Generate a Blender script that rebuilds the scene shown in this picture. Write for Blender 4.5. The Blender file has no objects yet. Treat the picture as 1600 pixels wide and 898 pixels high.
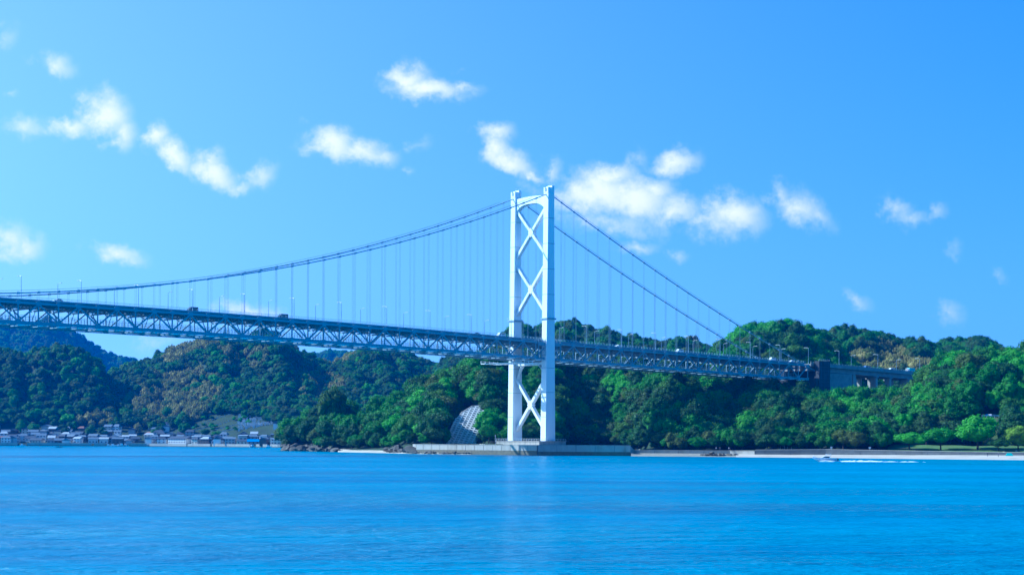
import bpy, math, random
import numpy as np
from mathutils import Vector, Matrix
R = math.radians
random.seed(7); rng = np.random.default_rng(11)
scene = bpy.context.scene
col = scene.collection

# ------------------------------------------------------------------ camera
F, HC, HY, RHO = 2730.0, 6.6, 690.0, 0.005      # focal length in photo pixels, eye height, horizon row, slight roll of the camera
cam_d = bpy.data.cameras.new('camera'); cam = bpy.data.objects.new('camera', cam_d); col.objects.link(cam)
cam_d.sensor_width = 36.0; cam_d.lens = 36.0*F/1600.0
cam_d.shift_y = (HY-449.0)/1600.0
cam_d.clip_start = 0.5; cam_d.clip_end = 60000
s_, c_ = math.sin(RHO), math.cos(RHO)
cam.matrix_world = Matrix(((c_, -s_, 0, 0), (0, 0, -1, 0), (s_, c_, 0, HC), (0, 0, 0, 1)))
scene.camera = cam
def rays(px, py):
    """direction (x per metre of depth, z per metre of depth) seen at a photo pixel"""
    a, b = (px-800.0)/F, (HY-py)/F
    return a-RHO*b, b+RHO*a
def at(px, py, Y):
    a, b = rays(px, py); return Vector((a*Y, Y, HC+b*Y))
def pix(x, y, z):
    a, b = x/y, (z-HC)/y
    return 800+F*(a+RHO*b), HY-F*(b-RHO*a)

# ------------------------------------------------------------------ light
SUN_EL, SUN_DIR = 37.0, (-0.987, 0.16)
w = bpy.data.worlds.new('World'); scene.world = w; w.use_nodes = True
nt = w.node_tree; N, L = nt.nodes, nt.links
bg = N['Background']; bg.inputs[1].default_value = 0.105
sky = N.new('ShaderNodeTexSky'); sky.sky_type = 'NISHITA'; sky.sun_disc = False
sky.sun_elevation = R(SUN_EL); sky.sun_rotation = math.atan2(SUN_DIR[0], SUN_DIR[1])
sky.air_density = 1.0; sky.dust_density = 1.3; sky.ozone_density = 4.0; sky.altitude = 0
def wmath(op, a, b=None, c=None, clamp=False):
    m = N.new('ShaderNodeMath'); m.operation = op; m.use_clamp = clamp
    for i, v in enumerate((a, b, c)):
        if v is None: continue
        if isinstance(v, (int, float)): m.inputs[i].default_value = v
        else: L.new(v, m.inputs[i])
    return m.outputs[0]
tc = N.new('ShaderNodeTexCoord')
lift = N.new('ShaderNodeVectorMath'); lift.operation = 'ADD'; lift.inputs[1].default_value = (0, 0, .10); L.new(tc.outputs['Generated'], lift.inputs[0])
if len(sky.inputs): L.new(lift.outputs[0], sky.inputs[0])
sp = N.new('ShaderNodeSeparateXYZ'); L.new(tc.outputs['Generated'], sp.inputs[0])
yy = wmath('MAXIMUM', sp.outputs[1], 0.05)
az, el = wmath('DIVIDE', sp.outputs[0], yy), wmath('DIVIDE', sp.outputs[2], yy)
cmb = N.new('ShaderNodeCombineXYZ'); L.new(az, cmb.inputs[0]); L.new(el, cmb.inputs[1])
def wnoise(scale, detail, rough, seed):
    n = N.new('ShaderNodeTexNoise'); n.noise_dimensions = '3D'; n.inputs['Scale'].default_value = scale
    n.inputs['Detail'].default_value = detail; n.inputs['Roughness'].default_value = rough
    v = N.new('ShaderNodeVectorMath'); v.operation = 'ADD'; v.inputs[1].default_value = (seed, seed*1.7, seed*.3)
    L.new(cmb.outputs[0], v.inputs[0]); L.new(v.outputs[0], n.inputs['Vector']); return n
n1 = wnoise(28, 6, .6, 3.1); n2 = wnoise(110, 5, .65, 9.4)
def offs(n, amt):
    v = N.new('ShaderNodeVectorMath'); v.operation = 'SUBTRACT'; v.inputs[1].default_value = (.5, .5, .5); L.new(n.outputs['Color'], v.inputs[0])
    m = N.new('ShaderNodeVectorMath'); m.operation = 'SCALE'; m.inputs['Scale'].default_value = amt; L.new(v.outputs[0], m.inputs[0]); return m.outputs[0]
vadd = N.new('ShaderNodeVectorMath'); L.new(cmb.outputs[0], vadd.inputs[0]); L.new(offs(n1, .022), vadd.inputs[1])
vadd2 = N.new('ShaderNodeVectorMath'); L.new(vadd.outputs[0], vadd2.inputs[0]); L.new(offs(n2, .010), vadd2.inputs[1])
# clouds: direction of each puff's centre, half width, half height, tilt, density
PUFFS = [(85,105,34,15,-20,.75),(60,96,20,10,0,.4),(42,198,34,17,0,.55),(165,178,38,32,-35,1.15),(118,197,32,16,10,.9),(190,205,24,26,0,.95),(180,222,26,10,0,.7),
 (245,212,18,20,-50,1.0),(275,238,34,17,-38,1.1),(335,262,40,20,-25,1.1),(330,245,20,16,0,.8),(405,268,26,18,15,.8),(372,282,24,12,0,.7),
 (15,375,34,24,-20,.9),(45,385,28,16,0,.75),(10,400,24,12,0,.5),(185,392,42,14,-12,.85),(205,400,22,8,0,.6),
 (640,120,34,20,-15,1.0),(668,138,58,18,-5,1.05),(715,136,34,9,-5,.65),(614,118,16,8,0,.4),(660,103,20,8,-30,.4),
 (520,220,42,24,-18,1.1),(565,232,48,20,-10,1.0),(600,240,22,16,0,.8),(655,222,20,7,15,.22),(637,266,9,8,0,.35),(500,232,28,14,0,.7),
 (775,205,28,17,0,.95),(775,232,28,22,-40,1.1),(800,252,36,19,-28,1.05),(828,268,20,10,-30,.8),(858,262,15,20,-20,.6),(830,292,22,10,0,.3),
 (935,300,62,36,-8,1.35),(985,310,66,34,-10,1.3),(955,275,38,18,0,1.1),(1045,325,50,22,-5,1.0),(1020,298,34,22,0,1.0),(895,300,34,30,0,.85),(995,248,16,18,20,.4),
 (1058,256,34,20,10,.95),(1145,335,48,32,-10,1.15),(1130,360,44,20,0,.6),(1100,345,34,14,0,.6),(960,350,80,20,-5,.55),(1000,392,26,11,0,.55),(1060,402,14,9,0,.4),
 (1240,325,48,26,-22,.9),(1215,302,18,20,0,.6),(1275,340,28,15,-20,.6),(1400,326,30,17,-25,.7),(1425,338,28,12,0,.6),(1465,328,14,10,0,.5),(1345,470,20,8,-35,.4),
 (1490,486,17,15,-10,.45),(1558,425,15,9,-25,.45),(1495,386,8,12,0,.28),(240,535,34,10,5,.35),(385,484,42,16,-10,.8),(415,488,30,10,-5,.6),(18,148,9,5,0,.3),(10,60,16,20,-30,.35),(710,107,12,5,0,.3)]
mx = None
for (px, py, rx, ry, tilt, amp) in PUFFS:
    amp *= .75 if px > 1350 else 1.0; rx *= 1.1; ry *= 1.1
    a, b = rays(px, py)
    mp = N.new('ShaderNodeMapping'); mp.vector_type = 'TEXTURE'
    mp.inputs['Location'].default_value = (a, b, 0); mp.inputs['Rotation'].default_value = (0, 0, R(tilt)); mp.inputs['Scale'].default_value = (rx/F*1.25, ry/F*1.25, 1)
    L.new(vadd2.outputs[0], mp.inputs['Vector'])
    sx = N.new('ShaderNodeVectorMath'); sx.operation = 'MULTIPLY'; sx.inputs[1].default_value = (1, 1, 0); L.new(mp.outputs[0], sx.inputs[0])
    ln = N.new('ShaderNodeVectorMath'); ln.operation = 'LENGTH'; L.new(sx.outputs[0], ln.inputs[0])
    d = wmath('MULTIPLY_ADD', ln.outputs['Value'], -amp, amp)
    mx = d if mx is None else wmath('SMOOTH_MAX', mx, d, .12)
nd = wmath('MULTIPLY_ADD', n2.outputs['Fac'], 1.1, -.55)
nd1 = wmath('MULTIPLY_ADD', n1.outputs['Fac'], 1.0, -.5)
dens = wmath('ADD', mx, wmath('MULTIPLY', wmath('ADD', nd, nd1), .78))
mr = N.new('ShaderNodeMapRange'); mr.interpolation_type = 'SMOOTHSTEP'; mr.inputs[1].default_value = -.08; mr.inputs[2].default_value = 1.2
L.new(dens, mr.inputs[0])
cov = wmath('MULTIPLY', mr.outputs[0], wmath('GREATER_THAN', sp.outputs[1], .1))
hue = N.new('ShaderNodeMix'); hue.data_type = 'RGBA'; hue.blend_type = 'MULTIPLY'; hue.inputs[0].default_value = 1
hue.inputs[7].default_value = (0.10, 0.85, 1.25, 1)
L.new(sky.outputs[0], hue.inputs[6])
# pale aureole towards the sun and pale band over the horizon
zc = wmath('MAXIMUM', sp.outputs[2], 0.0)
dt = N.new('ShaderNodeVectorMath'); dt.operation = 'DOT_PRODUCT'; L.new(tc.outputs['Generated'], dt.inputs[0])
_h = math.hypot(*SUN_DIR); dt.inputs[1].default_value = (SUN_DIR[0]/_h*math.cos(R(SUN_EL)), SUN_DIR[1]/_h*math.cos(R(SUN_EL)), math.sin(R(SUN_EL)))
g5 = wmath('POWER', wmath('MULTIPLY_ADD', dt.outputs['Value'], .5, .5), 5.0)
zq = wmath('MULTIPLY', zc, 1/.42); g5 = wmath('MULTIPLY', g5, wmath('EXPONENT', wmath('MULTIPLY', wmath('MULTIPLY', zq, zq), -1.0)))
hb_ = wmath('EXPONENT', wmath('MULTIPLY', zc, -1/.11))
def glow(colr, fac, base):
    v = N.new('ShaderNodeVectorMath'); v.operation = 'SCALE'; v.inputs[0].default_value = colr; L.new(fac, v.inputs['Scale'])
    a = N.new('ShaderNodeVectorMath'); a.operation = 'ADD'; L.new(base, a.inputs[0]); L.new(v.outputs[0], a.inputs[1]); return a.outputs[0]
skyc = glow((2.3, 1.3, .9), hb_, glow((12.0, 9.0, 4.0), g5, hue.outputs[2]))
mixc = N.new('ShaderNodeMix'); mixc.data_type = 'RGBA'; L.new(wmath('MULTIPLY', cov, .92), mixc.inputs[0]); L.new(skyc, mixc.inputs[6])
mixc.inputs[7].default_value = (8.8, 7.4, 7.4, 1)
L.new(mixc.outputs[2], bg.inputs[0])

sun_d = bpy.data.lights.new('sun', 'SUN'); sun_d.energy = 5.0; sun_d.angle = R(.53); sun_d.color = (1.0, .94, .84)
sun = bpy.data.objects.new('sun', sun_d); col.objects.link(sun)
h_ = math.hypot(*SUN_DIR); sv = Vector((SUN_DIR[0]/h_*math.cos(R(SUN_EL)), SUN_DIR[1]/h_*math.cos(R(SUN_EL)), math.sin(R(SUN_EL))))
sun.rotation_euler = sv.to_track_quat('Z', 'Y').to_euler(); sun.location = (-200, 200, 400)

vs = scene.view_settings; vs.view_transform = 'Standard'; vs.look = 'None'; vs.gamma = 1.0; vs.use_curve_mapping = False
vs.exposure = 0.6
vs.use_white_balance = True; vs.white_balance_temperature = 4800; vs.white_balance_tint = 4
scene.cycles.max_bounces = 5; scene.cycles.diffuse_bounces = 2; scene.cycles.glossy_bounces = 2; scene.cycles.transmission_bounces = 3
scene.cycles.volume_bounces = 0; scene.cycles.transparent_max_bounces = 6
scene.cycles.use_denoising = True; scene.cycles.denoiser = 'OPENIMAGEDENOISE'
scene.cycles.sample_clamp_indirect = 4; scene.cycles.caustics_reflective = False; scene.cycles.caustics_refractive = False

# ------------------------------------------------------------------ helpers
class MB:
    """collects boxes, beams and tubes for ONE mesh object"""
    def __init__(s): s.v = []; s.f = []
    def raw(s, vs, fs):
        o = len(s.v); s.v += [tuple(p) for p in vs]; s.f += [tuple(i+o for i in f) for f in fs]; return s
    def box(s, x0, x1, y0, y1, z0, z1):
        return s.raw([(x0,y0,z0),(x1,y0,z0),(x1,y1,z0),(x0,y1,z0),(x0,y0,z1),(x1,y0,z1),(x1,y1,z1),(x0,y1,z1)],
                     [(0,3,2,1),(4,5,6,7),(0,1,5,4),(1,2,6,5),(2,3,7,6),(3,0,4,7)])
    def beam(s, p, q, w, h, up=(0,0,1)):
        p, q = Vector(p), Vector(q); d = (q-p).normalized(); u = Vector(up)
        if abs(d.dot(u)) > .98: u = Vector((1,0,0))
        a = d.cross(u).normalized()*w/2; b = a.cross(d).normalized()*h/2
        return s.raw([p-a-b,p+a-b,p+a+b,p-a+b,q-a-b,q+a-b,q+a+b,q-a+b],
                     [(0,3,2,1),(4,5,6,7),(0,1,5,4),(1,2,6,5),(2,3,7,6),(3,0,4,7)])
    def tube(s, pts, rad, n=6, cap=True):
        pts = [Vector(p) for p in pts]; vs = []; m = len(pts)
        rs = rad if isinstance(rad, (list, tuple)) else [rad]*m
        for i, p in enumerate(pts):
            d = (pts[min(i+1,m-1)]-pts[max(i-1,0)]).normalized()
            u = Vector((0,0,1)) if abs(d.z) < .9 else Vector((1,0,0))
            a = d.cross(u).normalized(); b = a.cross(d).normalized()
            vs += [p+(a*math.cos(2*math.pi*k/n)+b*math.sin(2*math.pi*k/n))*rs[i] for k in range(n)]
        fs = [(i*n+k, i*n+(k+1)%n, (i+1)*n+(k+1)%n, (i+1)*n+k) for i in range(m-1) for k in range(n)]
        if cap: fs += [tuple(range(n-1,-1,-1)), tuple(range((m-1)*n, m*n))]
        return s.raw(vs, fs)
    def prism(s, poly, y0, y1, axis='y'):
        """polygon in x,z extruded along y"""
        n = len(poly)
        if axis == 'y': vs = [(a, y0, b) for a, b in poly]+[(a, y1, b) for a, b in poly]
        else: vs = [(y0, a, b) for a, b in poly]+[(y1, a, b) for a, b in poly]
        return s.raw(vs, [tuple(range(n)), tuple(range(2*n-1, n-1, -1))]+[(i, i+n, (i+1)%n+n, (i+1)%n) for i in range(n)])
    def build(s, name, mat, parent=None, smooth=False, bevel=0):
        me = bpy.data.meshes.new(name); me.from_pydata(s.v, [], s.f); me.update()
        if smooth: me.shade_smooth()
        return link(name, me, mat, parent, bevel)
def link(name, me, mat, parent=None, bevel=0):
    if mat is not None and not me.materials: me.materials.append(mat)
    o = bpy.data.objects.new(name, me); col.objects.link(o)
    if parent is not None: o.parent = parent
    if bevel:
        b = o.modifiers.new('edge', 'BEVEL'); b.width = bevel; b.segments = 2; b.limit_method = 'ANGLE'
    return o
def empty(name, loc, rz=0):
    o = bpy.data.objects.new(name, None); col.objects.link(o); o.location = loc; o.rotation_euler = (0, 0, rz); o.empty_display_size = .5; return o
def tag(o, label=None, cat=None, group=None, kind=None):
    if label: o['label'] = label
    if cat: o['category'] = cat
    if group: o['group'] = group
    if kind: o['kind'] = kind
    return o
def copy_tree(o, kids, loc=None, rz=None):
    """copies a thing with its parts; kids maps an object to its children"""
    c = o.copy(); col.objects.link(c)
    if loc is not None: c.location = loc
    if rz is not None: c.rotation_euler.z = rz
    for ch in kids.get(o.name, []):
        d = copy_tree(ch, kids); d.parent = c
    return c
def kidmap(root):
    m = {}
    def rec(o):
        m[o.name] = [x for x in bpy.data.objects if x.parent == o]
        for x in m[o.name]: rec(x)
    rec(root); return m

def mat(name, colr, rough=.6, metal=0, noise=0, nscale=.3, spec=.4, bump=0, bscale=4, stretch=(1,1,1), dirt=None, dscale=.15, dlo=.5, dhi=.7):
    m = bpy.data.materials.new(name); m.use_nodes = True; t = m.node_tree; n, l = t.nodes, t.links
    p = n['Principled BSDF']; p.inputs['Base Color'].default_value = (*colr, 1); p.inputs['Roughness'].default_value = rough
    p.inputs['Metallic'].default_value = metal; p.inputs['Specular IOR Level'].default_value = spec
    co = n.new('ShaderNodeTexCoord'); mp = n.new('ShaderNodeMapping'); mp.inputs['Scale'].default_value = stretch; l.new(co.outputs['Object'], mp.inputs[0])
    cur = None
    if noise:
        t1 = n.new('ShaderNodeTexNoise'); t1.inputs['Scale'].default_value = nscale; t1.inputs['Detail'].default_value = 6; t1.inputs['Roughness'].default_value = .65
        l.new(mp.outputs[0], t1.inputs['Vector'])
        rmp = n.new('ShaderNodeMapRange'); rmp.inputs[1].default_value = .3; rmp.inputs[2].default_value = .7; rmp.inputs[3].default_value = 1-noise; rmp.inputs[4].default_value = 1+noise
        l.new(t1.outputs['Fac'], rmp.inputs[0])
        mx_ = n.new('ShaderNodeVectorMath'); mx_.operation = 'SCALE'; mx_.inputs[0].default_value = colr; l.new(rmp.outputs[0], mx_.inputs['Scale'])
        cur = mx_.outputs[0]
    if dirt:
        t2 = n.new('ShaderNodeTexNoise'); t2.inputs['Scale'].default_value = dscale; t2.inputs['Detail'].default_value = 5; l.new(mp.outputs[0], t2.inputs['Vector'])
        r2 = n.new('ShaderNodeMapRange'); r2.inputs[1].default_value = dlo; r2.inputs[2].default_value = dhi; l.new(t2.outputs['Fac'], r2.inputs[0])
        m2 = n.new('ShaderNodeMix'); m2.data_type = 'RGBA'; l.new(r2.outputs[0], m2.inputs[0]); m2.inputs[7].default_value = (*dirt, 1)
        if cur: l.new(cur, m2.inputs[6])
        else: m2.inputs[6].default_value = (*colr, 1)
        cur = m2.outputs[2]
    if cur: l.new(cur, p.inputs['Base Color'])
    if bump:
        t3 = n.new('ShaderNodeTexNoise'); t3.inputs['Scale'].default_value = bscale; t3.inputs['Detail'].default_value = 5; l.new(mp.outputs[0], t3.inputs['Vector'])
        b = n.new('ShaderNodeBump'); b.inputs['Strength'].default_value = bump; b.inputs['Distance'].default_value = .3; l.new(t3.outputs['Fac'], b.inputs['Height']); l.new(b.outputs[0], p.inputs['Normal'])
    return m
M = {}
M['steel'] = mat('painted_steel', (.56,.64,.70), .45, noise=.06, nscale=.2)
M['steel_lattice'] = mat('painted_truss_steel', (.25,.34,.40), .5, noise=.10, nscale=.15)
M['cable'] = mat('cable_wrapping', (.34,.45,.52), .5)
M['hanger'] = mat('hanger_rope', (.22,.32,.40), .5)
M['tower'] = mat('tower_paint', (.80,.83,.84), .42, noise=.05, nscale=.08, stretch=(1,1,.15), dirt=(.60,.66,.70), dscale=.25, dlo=.62, dhi=.85)
M['joint'] = mat('joint_paint', (.42,.48,.52), .6)
M['asphalt'] = mat('asphalt', (.05,.05,.052), .9, noise=.2, nscale=.5)
M['concrete'] = mat('concrete', (.32,.31,.29), .85, noise=.22, nscale=.25, bump=.2, dirt=(.24,.23,.20), dscale=.18, dlo=.5, dhi=.8)
M['concrete_pale'] = mat('pale_concrete', (.42,.395,.335), .85, noise=.22, nscale=.3, stretch=(1,1,.3), dirt=(.24,.22,.17), dscale=.3, dlo=.47, dhi=.75)
M['concrete_wet'] = mat('tidal_concrete', (.13,.115,.07), .7, noise=.35, nscale=.8)
M['dark_metal'] = mat('dark_metal', (.08,.10,.12), .5)

# ------------------------------------------------------------------ sea
def water_mat():
    m = bpy.data.materials.new('sea_water'); m.use_nodes = True; n, l = m.node_tree.nodes, m.node_tree.links
    p = n['Principled BSDF']; p.inputs['Base Color'].default_value = (.002, .13, .32, 1); p.inputs['Roughness'].default_value = .25
    p.inputs['IOR'].default_value = 1.33; p.inputs['Specular IOR Level'].default_value = .5
    g = n.new('ShaderNodeNewGeometry')
    def noise(scale, detail, stretch, rough=.6, loc=(0,0,0), rot=0):
        mp = n.new('ShaderNodeMapping'); mp.inputs['Scale'].default_value = stretch; mp.inputs['Location'].default_value = loc; mp.inputs['Rotation'].default_value = (0,0,rot)
        l.new(g.outputs['Position'], mp.inputs[0])
        t = n.new('ShaderNodeTexNoise'); t.inputs['Scale'].default_value = scale; t.inputs['Detail'].default_value = detail; t.inputs['Roughness'].default_value = rough
        l.new(mp.outputs[0], t.inputs['Vector']); return t.outputs['Fac']
    def ma(op, a, b, c=None):
        x = n.new('ShaderNodeMath'); x.operation = op
        for i, v in enumerate((a, b, c)):
            if v is None: continue
            if isinstance(v, (int, float)): x.inputs[i].default_value = v
            else: l.new(v, x.inputs[i])
        return x.outputs[0]
    fine = noise(2.0, 5, (.6, 1, 1), .65)
    mid = noise(.34, 6, (.5, 1, 1), .62, (31, 7, 0), .08)
    swell = noise(.085, 4, (.3, 1, 1), .6, (3, 17, 0), -.05)
    longw = noise(.020, 4, (.22, 1, 1), .62, (63, 27, 0), .03)
    band = noise(.014, 7, (.25, 1, 1), .7, (130, 40, 0), .10)      # wind streaks: calmer and rougher water
    br = n.new('ShaderNodeMapRange'); br.inputs[1].default_value = .40; br.inputs[2].default_value = .60; br.inputs[3].default_value = .35; br.inputs[4].default_value = 1.3; l.new(band, br.inputs[0])
    h = ma('ADD', ma('ADD', ma('MULTIPLY', fine, .4), ma('MULTIPLY', longw, 7.0)), ma('ADD', ma('MULTIPLY', mid, 2.2), ma('MULTIPLY', swell, 3.2)))
    b = n.new('ShaderNodeBump'); b.inputs['Distance'].default_value = 1.0; l.new(h, b.inputs['Height']); l.new(br.outputs[0], b.inputs['Strength'])
    # light and dark ripple streaks painted into the water colour
    cur = noise(.022, 8, (.22, 1, 1), .74, (11, 90, 0), .05); cr = n.new('ShaderNodeValToRGB'); l.new(cur, cr.inputs[0])
    e = cr.color_ramp.elements; e[0].position = .34; e[0].color = (.006, .145, .29, 1); e[1].position = .64; e[1].color = (.022, .27, .40, 1)
    l.new(cr.outputs[0], p.inputs['Base Color'])
    l.new(b.outputs[0], p.inputs['Normal'])
    return m
wt = MB().raw([(-5100,-350,0),(5100,-350,0),(5100,6200,0),(-5100,6200,0)], [(0,1,2,3)]).build('water', water_mat())
tag(wt, kind='structure')

# ------------------------------------------------------------------ suspension bridge, x along it (away), y across it (away), z up
B_LOC = Vector((10.3, 939.6, 0)); B_ANG = math.atan2(.673, .739)
bx, by = Vector((math.cos(B_ANG), math.sin(B_ANG), 0)), Vector((-math.sin(B_ANG), math.cos(B_ANG), 0))
def bridge_pt(t, y, z=0): return B_LOC + bx*t + by*y + Vector((0,0,z))
def t_at(px, y, z=55):
    """how far along the bridge the photo column px is, on the line y across"""
    lo, hi = -600, 600
    for _ in range(50):
        m_ = (lo+hi)/2; q = bridge_pt(m_, y, z)
        if q.y < 60 or pix(*q)[0] < px: lo = m_
        else: hi = m_
    return lo
def zroad(t):
    return 60.9+.026*(-t)-3.9e-5*t*t if t < 0 else 60.9-.0215*t+2e-6*t*t
ZR0 = 0
bridge = tag(empty('suspension_bridge', B_LOC, B_ANG), 'pale blue-white suspension bridge with one latticed tower and trussed deck above the strait', 'bridge')
T_END, PAN = 225.0, 9.2
NL, NR = 47, 24
ts = [i*PAN for i in range(-NL, NR+1)]
HW = 13.0

# tower: two legs with their saddles, crossed braces, portal
tower = empty('tower', (0,0,0)); tower.parent = bridge
def leg(y):
    m = MB(); lv = [(7.0, 3.5, 2.05), (60, 3.0, 1.9), (100, 2.55, 1.85), (138.8, 2.2, 1.8)]
    vs = []; 
    for z, a, b in lv: vs += [(-a,y-b,z),(a,y-b,z),(a,y+b,z),(-a,y+b,z)]
    fs = [(3,2,1,0)]+[(i*4+k, i*4+(k+1)%4, i*4+4+(k+1)%4, i*4+4+k) for i in range(3) for k in range(4)]+[(12,13,14,15)]
    m.raw(vs, fs)
    o = m.build('tower_leg', M['tower'], tower, bevel=.12)
    m = MB()
    for z in (20, 33, 46, 85, 98.5, 112, 125.5):
        a = 3.5-(z-7)*.0098+.03; m.box(-a, a, y-2.0, y+2.0, z-.14, z+.14)
    m.build('weld_seam', M['joint'], o)
    a = 2.9
    MB().box(-a-.5, a+.5, y-2.6, y+2.6, 71.7, 72.5).build('collar', M['steel_lattice'], o, bevel=.08)
    m = MB().box(-2.5, 2.5, y-2.1, y+2.1, 5.2+2.0, 8.2)
    m.build('leg_footing', M['steel'], o, bevel=.15)
    # saddle house with a notch where the cable passes
    m = MB().box(-2.3,2.3,y-1.75,y+1.75,138.8,139.6).box(.5,2.3,y-1.75,y+1.75,139.6,142.9).box(-2.3,.5,y-1.75,y-.7,139.6,141.9).box(-2.3,.5,y+.7,y+1.75,139.6,141.9).box(-1.6,-.4,y-.7,y+.7,139.6,142.2)
    m.build('cable_saddle', M['tower'], o, bevel=.08)
    m = MB()
    for k in range(7): m.beam((-2.4+k*.8, y-1.9, 142.9), (-2.4+k*.8, y-1.9, 144.0), .06, .06)
    m.beam((-2.4,y-1.9,144),(2.4,y-1.9,144),.07,.07)
    m.build('guard_rail', M['steel'], o)
    return o
leg(-HW); leg(HW)
def brace(z0, z1, wd=1.55, y0=HW-1.6):
    for sgn in (1, -1):
        MB().beam((.0+sgn*.012,-y0*sgn,z0),(sgn*.012,y0*sgn,z1),2.2-.02*sgn,wd,up=(0,0,1)).build('cross_brace', M['tower'], tower, bevel=.08)
    zc = (z0+z1)/2
    MB().prism([(-2.1,zc),(0,zc+2.6),(2.1,zc),(0,zc-2.6)], -1.16, 1.16, 'x').build('gusset_plate', M['tower'], tower, bevel=.05)
brace(106.3, 131.6); brace(75.2, 101.6); brace(12.6, 40.3)
n_ = 14; top = [(-HW+1.7+ (2*HW-3.4)*i/n_) for i in range(n_+1)]
up_ = [(y, 137.6+.7*(1-(y/HW)**2)) for y in top]
dn_ = [(y, 134.4-3.6*abs(y/(HW-1.7))**3.2) for y in top]
MB().prism(up_+dn_[::-1], -1.5, 1.5, 'x').build('portal_beam', M['tower'], tower, bevel=.08)
# beam carrying the deck, with its curved knees
MB().box(-1.6,1.6,-HW+1.9,HW-1.9,47.6,49.2).build('deck_beam', M['tower'], tower, bevel=.08)
for sgn in (-1, 1):
    k = 9; o_ = [(sgn*(HW-1.9-6*(i/k)), 47.7-8.0*(1-i/k)**2.2) for i in range(k+1)]
    i_ = [(sgn*(HW-1.9-6*(i/k)*.74), 47.7-8.0*(1-i/k)**2.2-1.5+1.4*(i/k)) for i in range(k+1)]
    MB().prism(o_+i_[::-1], -1.1, 1.1, 'x').build('knee_bracket', M['tower'], tower)

# stiffening truss
def zb(t): return zroad(t)-9.9      # bottom chord
def zt(t): return zroad(t)-1.75     # top chord
for sgn in (-1, 1):
    y = sgn*HW; c1, c2 = MB(), MB()
    for a, b in zip(ts[:-1], ts[1:]):
        c1.beam((a,y,zt(a)),(b,y,zt(b)),.85,.95); c2.beam((a,y,zb(a)),(b,y,zb(b)),.85,.95)
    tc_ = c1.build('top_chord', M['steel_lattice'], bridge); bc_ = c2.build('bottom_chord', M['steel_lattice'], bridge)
    for chord, z_, par in ((tc_, zt, 1), (bc_, zb, 0)):
        g = MB()
        for i, t in enumerate(ts):
            s2 = 1.15 if i % 2 == par else .8; g.box(t-s2, t+s2, y-.47, y+.47, z_(t)-.75, z_(t)+.75)
        g.build('gusset_plates', M['steel_lattice'], chord)
def members(name, items):
    """items: (sort key, function that adds one member to a mesh); the nearest hundred are parts, the rest one part"""
    items.sort(key=lambda q: q[0])
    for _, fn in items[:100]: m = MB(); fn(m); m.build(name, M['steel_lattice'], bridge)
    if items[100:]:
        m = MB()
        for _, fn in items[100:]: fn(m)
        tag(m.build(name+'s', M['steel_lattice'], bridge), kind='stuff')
vm, dm = [], []
for sgn in (-1, 1):
    y = sgn*HW
    for i, t in enumerate(ts):
        key = (0 if sgn < 0 else 500)+abs(t+60)+(900 if t < -330 else 0)
        vm.append((key, lambda m, t=t, y=y: m.beam((t,y,zb(t)+.4),(t,y,zt(t)-.4),.42,.5,up=(1,0,0))))
        if i+1 < len(ts):
            a, b = t, ts[i+1]
            if i % 2 == 0: dm.append((key, lambda m, a=a, b=b, y=y: m.beam((a,y,zb(a)+.3),(b,y,zt(b)-.3),.62,.6)))
            else: dm.append((key, lambda m, a=a, b=b, y=y: m.beam((a,y,zt(a)-.3),(b,y,zb(b)+.3),.50,.55)))
members('vertical_member', vm); members('diagonal_member', dm)
# cross frames between the trusses
for i, t in enumerate(ts):
    cf = MB()
    cf.box(t-.25,t+.25,-HW+.45,HW-.45,zb(t)-.35,zb(t)+.35)
    cf.box(t-.3,t+.3,-HW+.45,HW-.45,zt(t)-1.9,zt(t)-1.2)
    cf.box(t-.3,t+.3,-HW+.45,HW-.45,zt(t)-.1,zt(t)+.5)
    for k in range(6):
        a, b = -HW+.5+k*(2*HW-1)/6, -HW+.5+(k+1)*(2*HW-1)/6
        p_, q_ = ((t,a,zt(t)-1.5),(t,b,zt(t))) if k % 2 == 0 else ((t,a,zt(t)),(t,b,zt(t)-1.5))
        cf.beam(p_, q_, .3, .3)
    if i % 2 == 0:
        cf.beam((t,-HW+.4,zb(t)),(t,-HW+5,zt(t)-1.8),.3,.3); cf.beam((t,HW-.4,zb(t)),(t,HW-5,zt(t)-1.8),.3,.3)
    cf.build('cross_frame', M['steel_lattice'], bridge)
lb = MB()
for i in range(len(ts)-1):
    a, b = ts[i], ts[i+1]; s3 = 1 if i % 2 else -1
    lb.beam((a,-s3*(HW-.5),zb(a)-.1),(b,0,zb(b)-.1),.4,.4); lb.beam((a,s3*(HW-.5),zb(a)-.1),(b,0,zb(b)-.1),.4,.4)
lb.build('lateral_bracing', M['steel_lattice'], bridge)
# road deck with kerbs, two carriageways
def ribbon(y0, y1, dz0, dz1, tlist, zf=zroad, mb=None):
    m = mb or MB(); vs = []; k = len(tlist)
    for t in tlist: z = zf(t); vs += [(t,y0,z+dz0),(t,y1,z+dz0),(t,y1,z+dz1),(t,y0,z+dz1)]
    fs = [(0,1,2,3), tuple((k-1)*4+j for j in (3,2,1,0))]
    for i in range(k-1):
        for j in range(4): fs.append((i*4+j, i*4+4+j, i*4+4+(j+1)%4, i*4+(j+1)%4))
    return m.raw(vs, fs)
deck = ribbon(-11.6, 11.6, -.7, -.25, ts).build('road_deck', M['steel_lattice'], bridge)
ribbon(-10.6, -.7, -.25, -.15, ts).build('carriageway', M['asphalt'], deck); ribbon(.7, 10.6, -.25, -.15, ts).build('carriageway', M['asphalt'], deck)
st = MB()
for y in (-9.5,-7,-4.5,-2,2,4.5,7,9.5): ribbon(y-.15, y+.15, -1.5, -.7, ts, mb=st)
st.build('stringers', M['steel_lattice'], deck)
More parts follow.
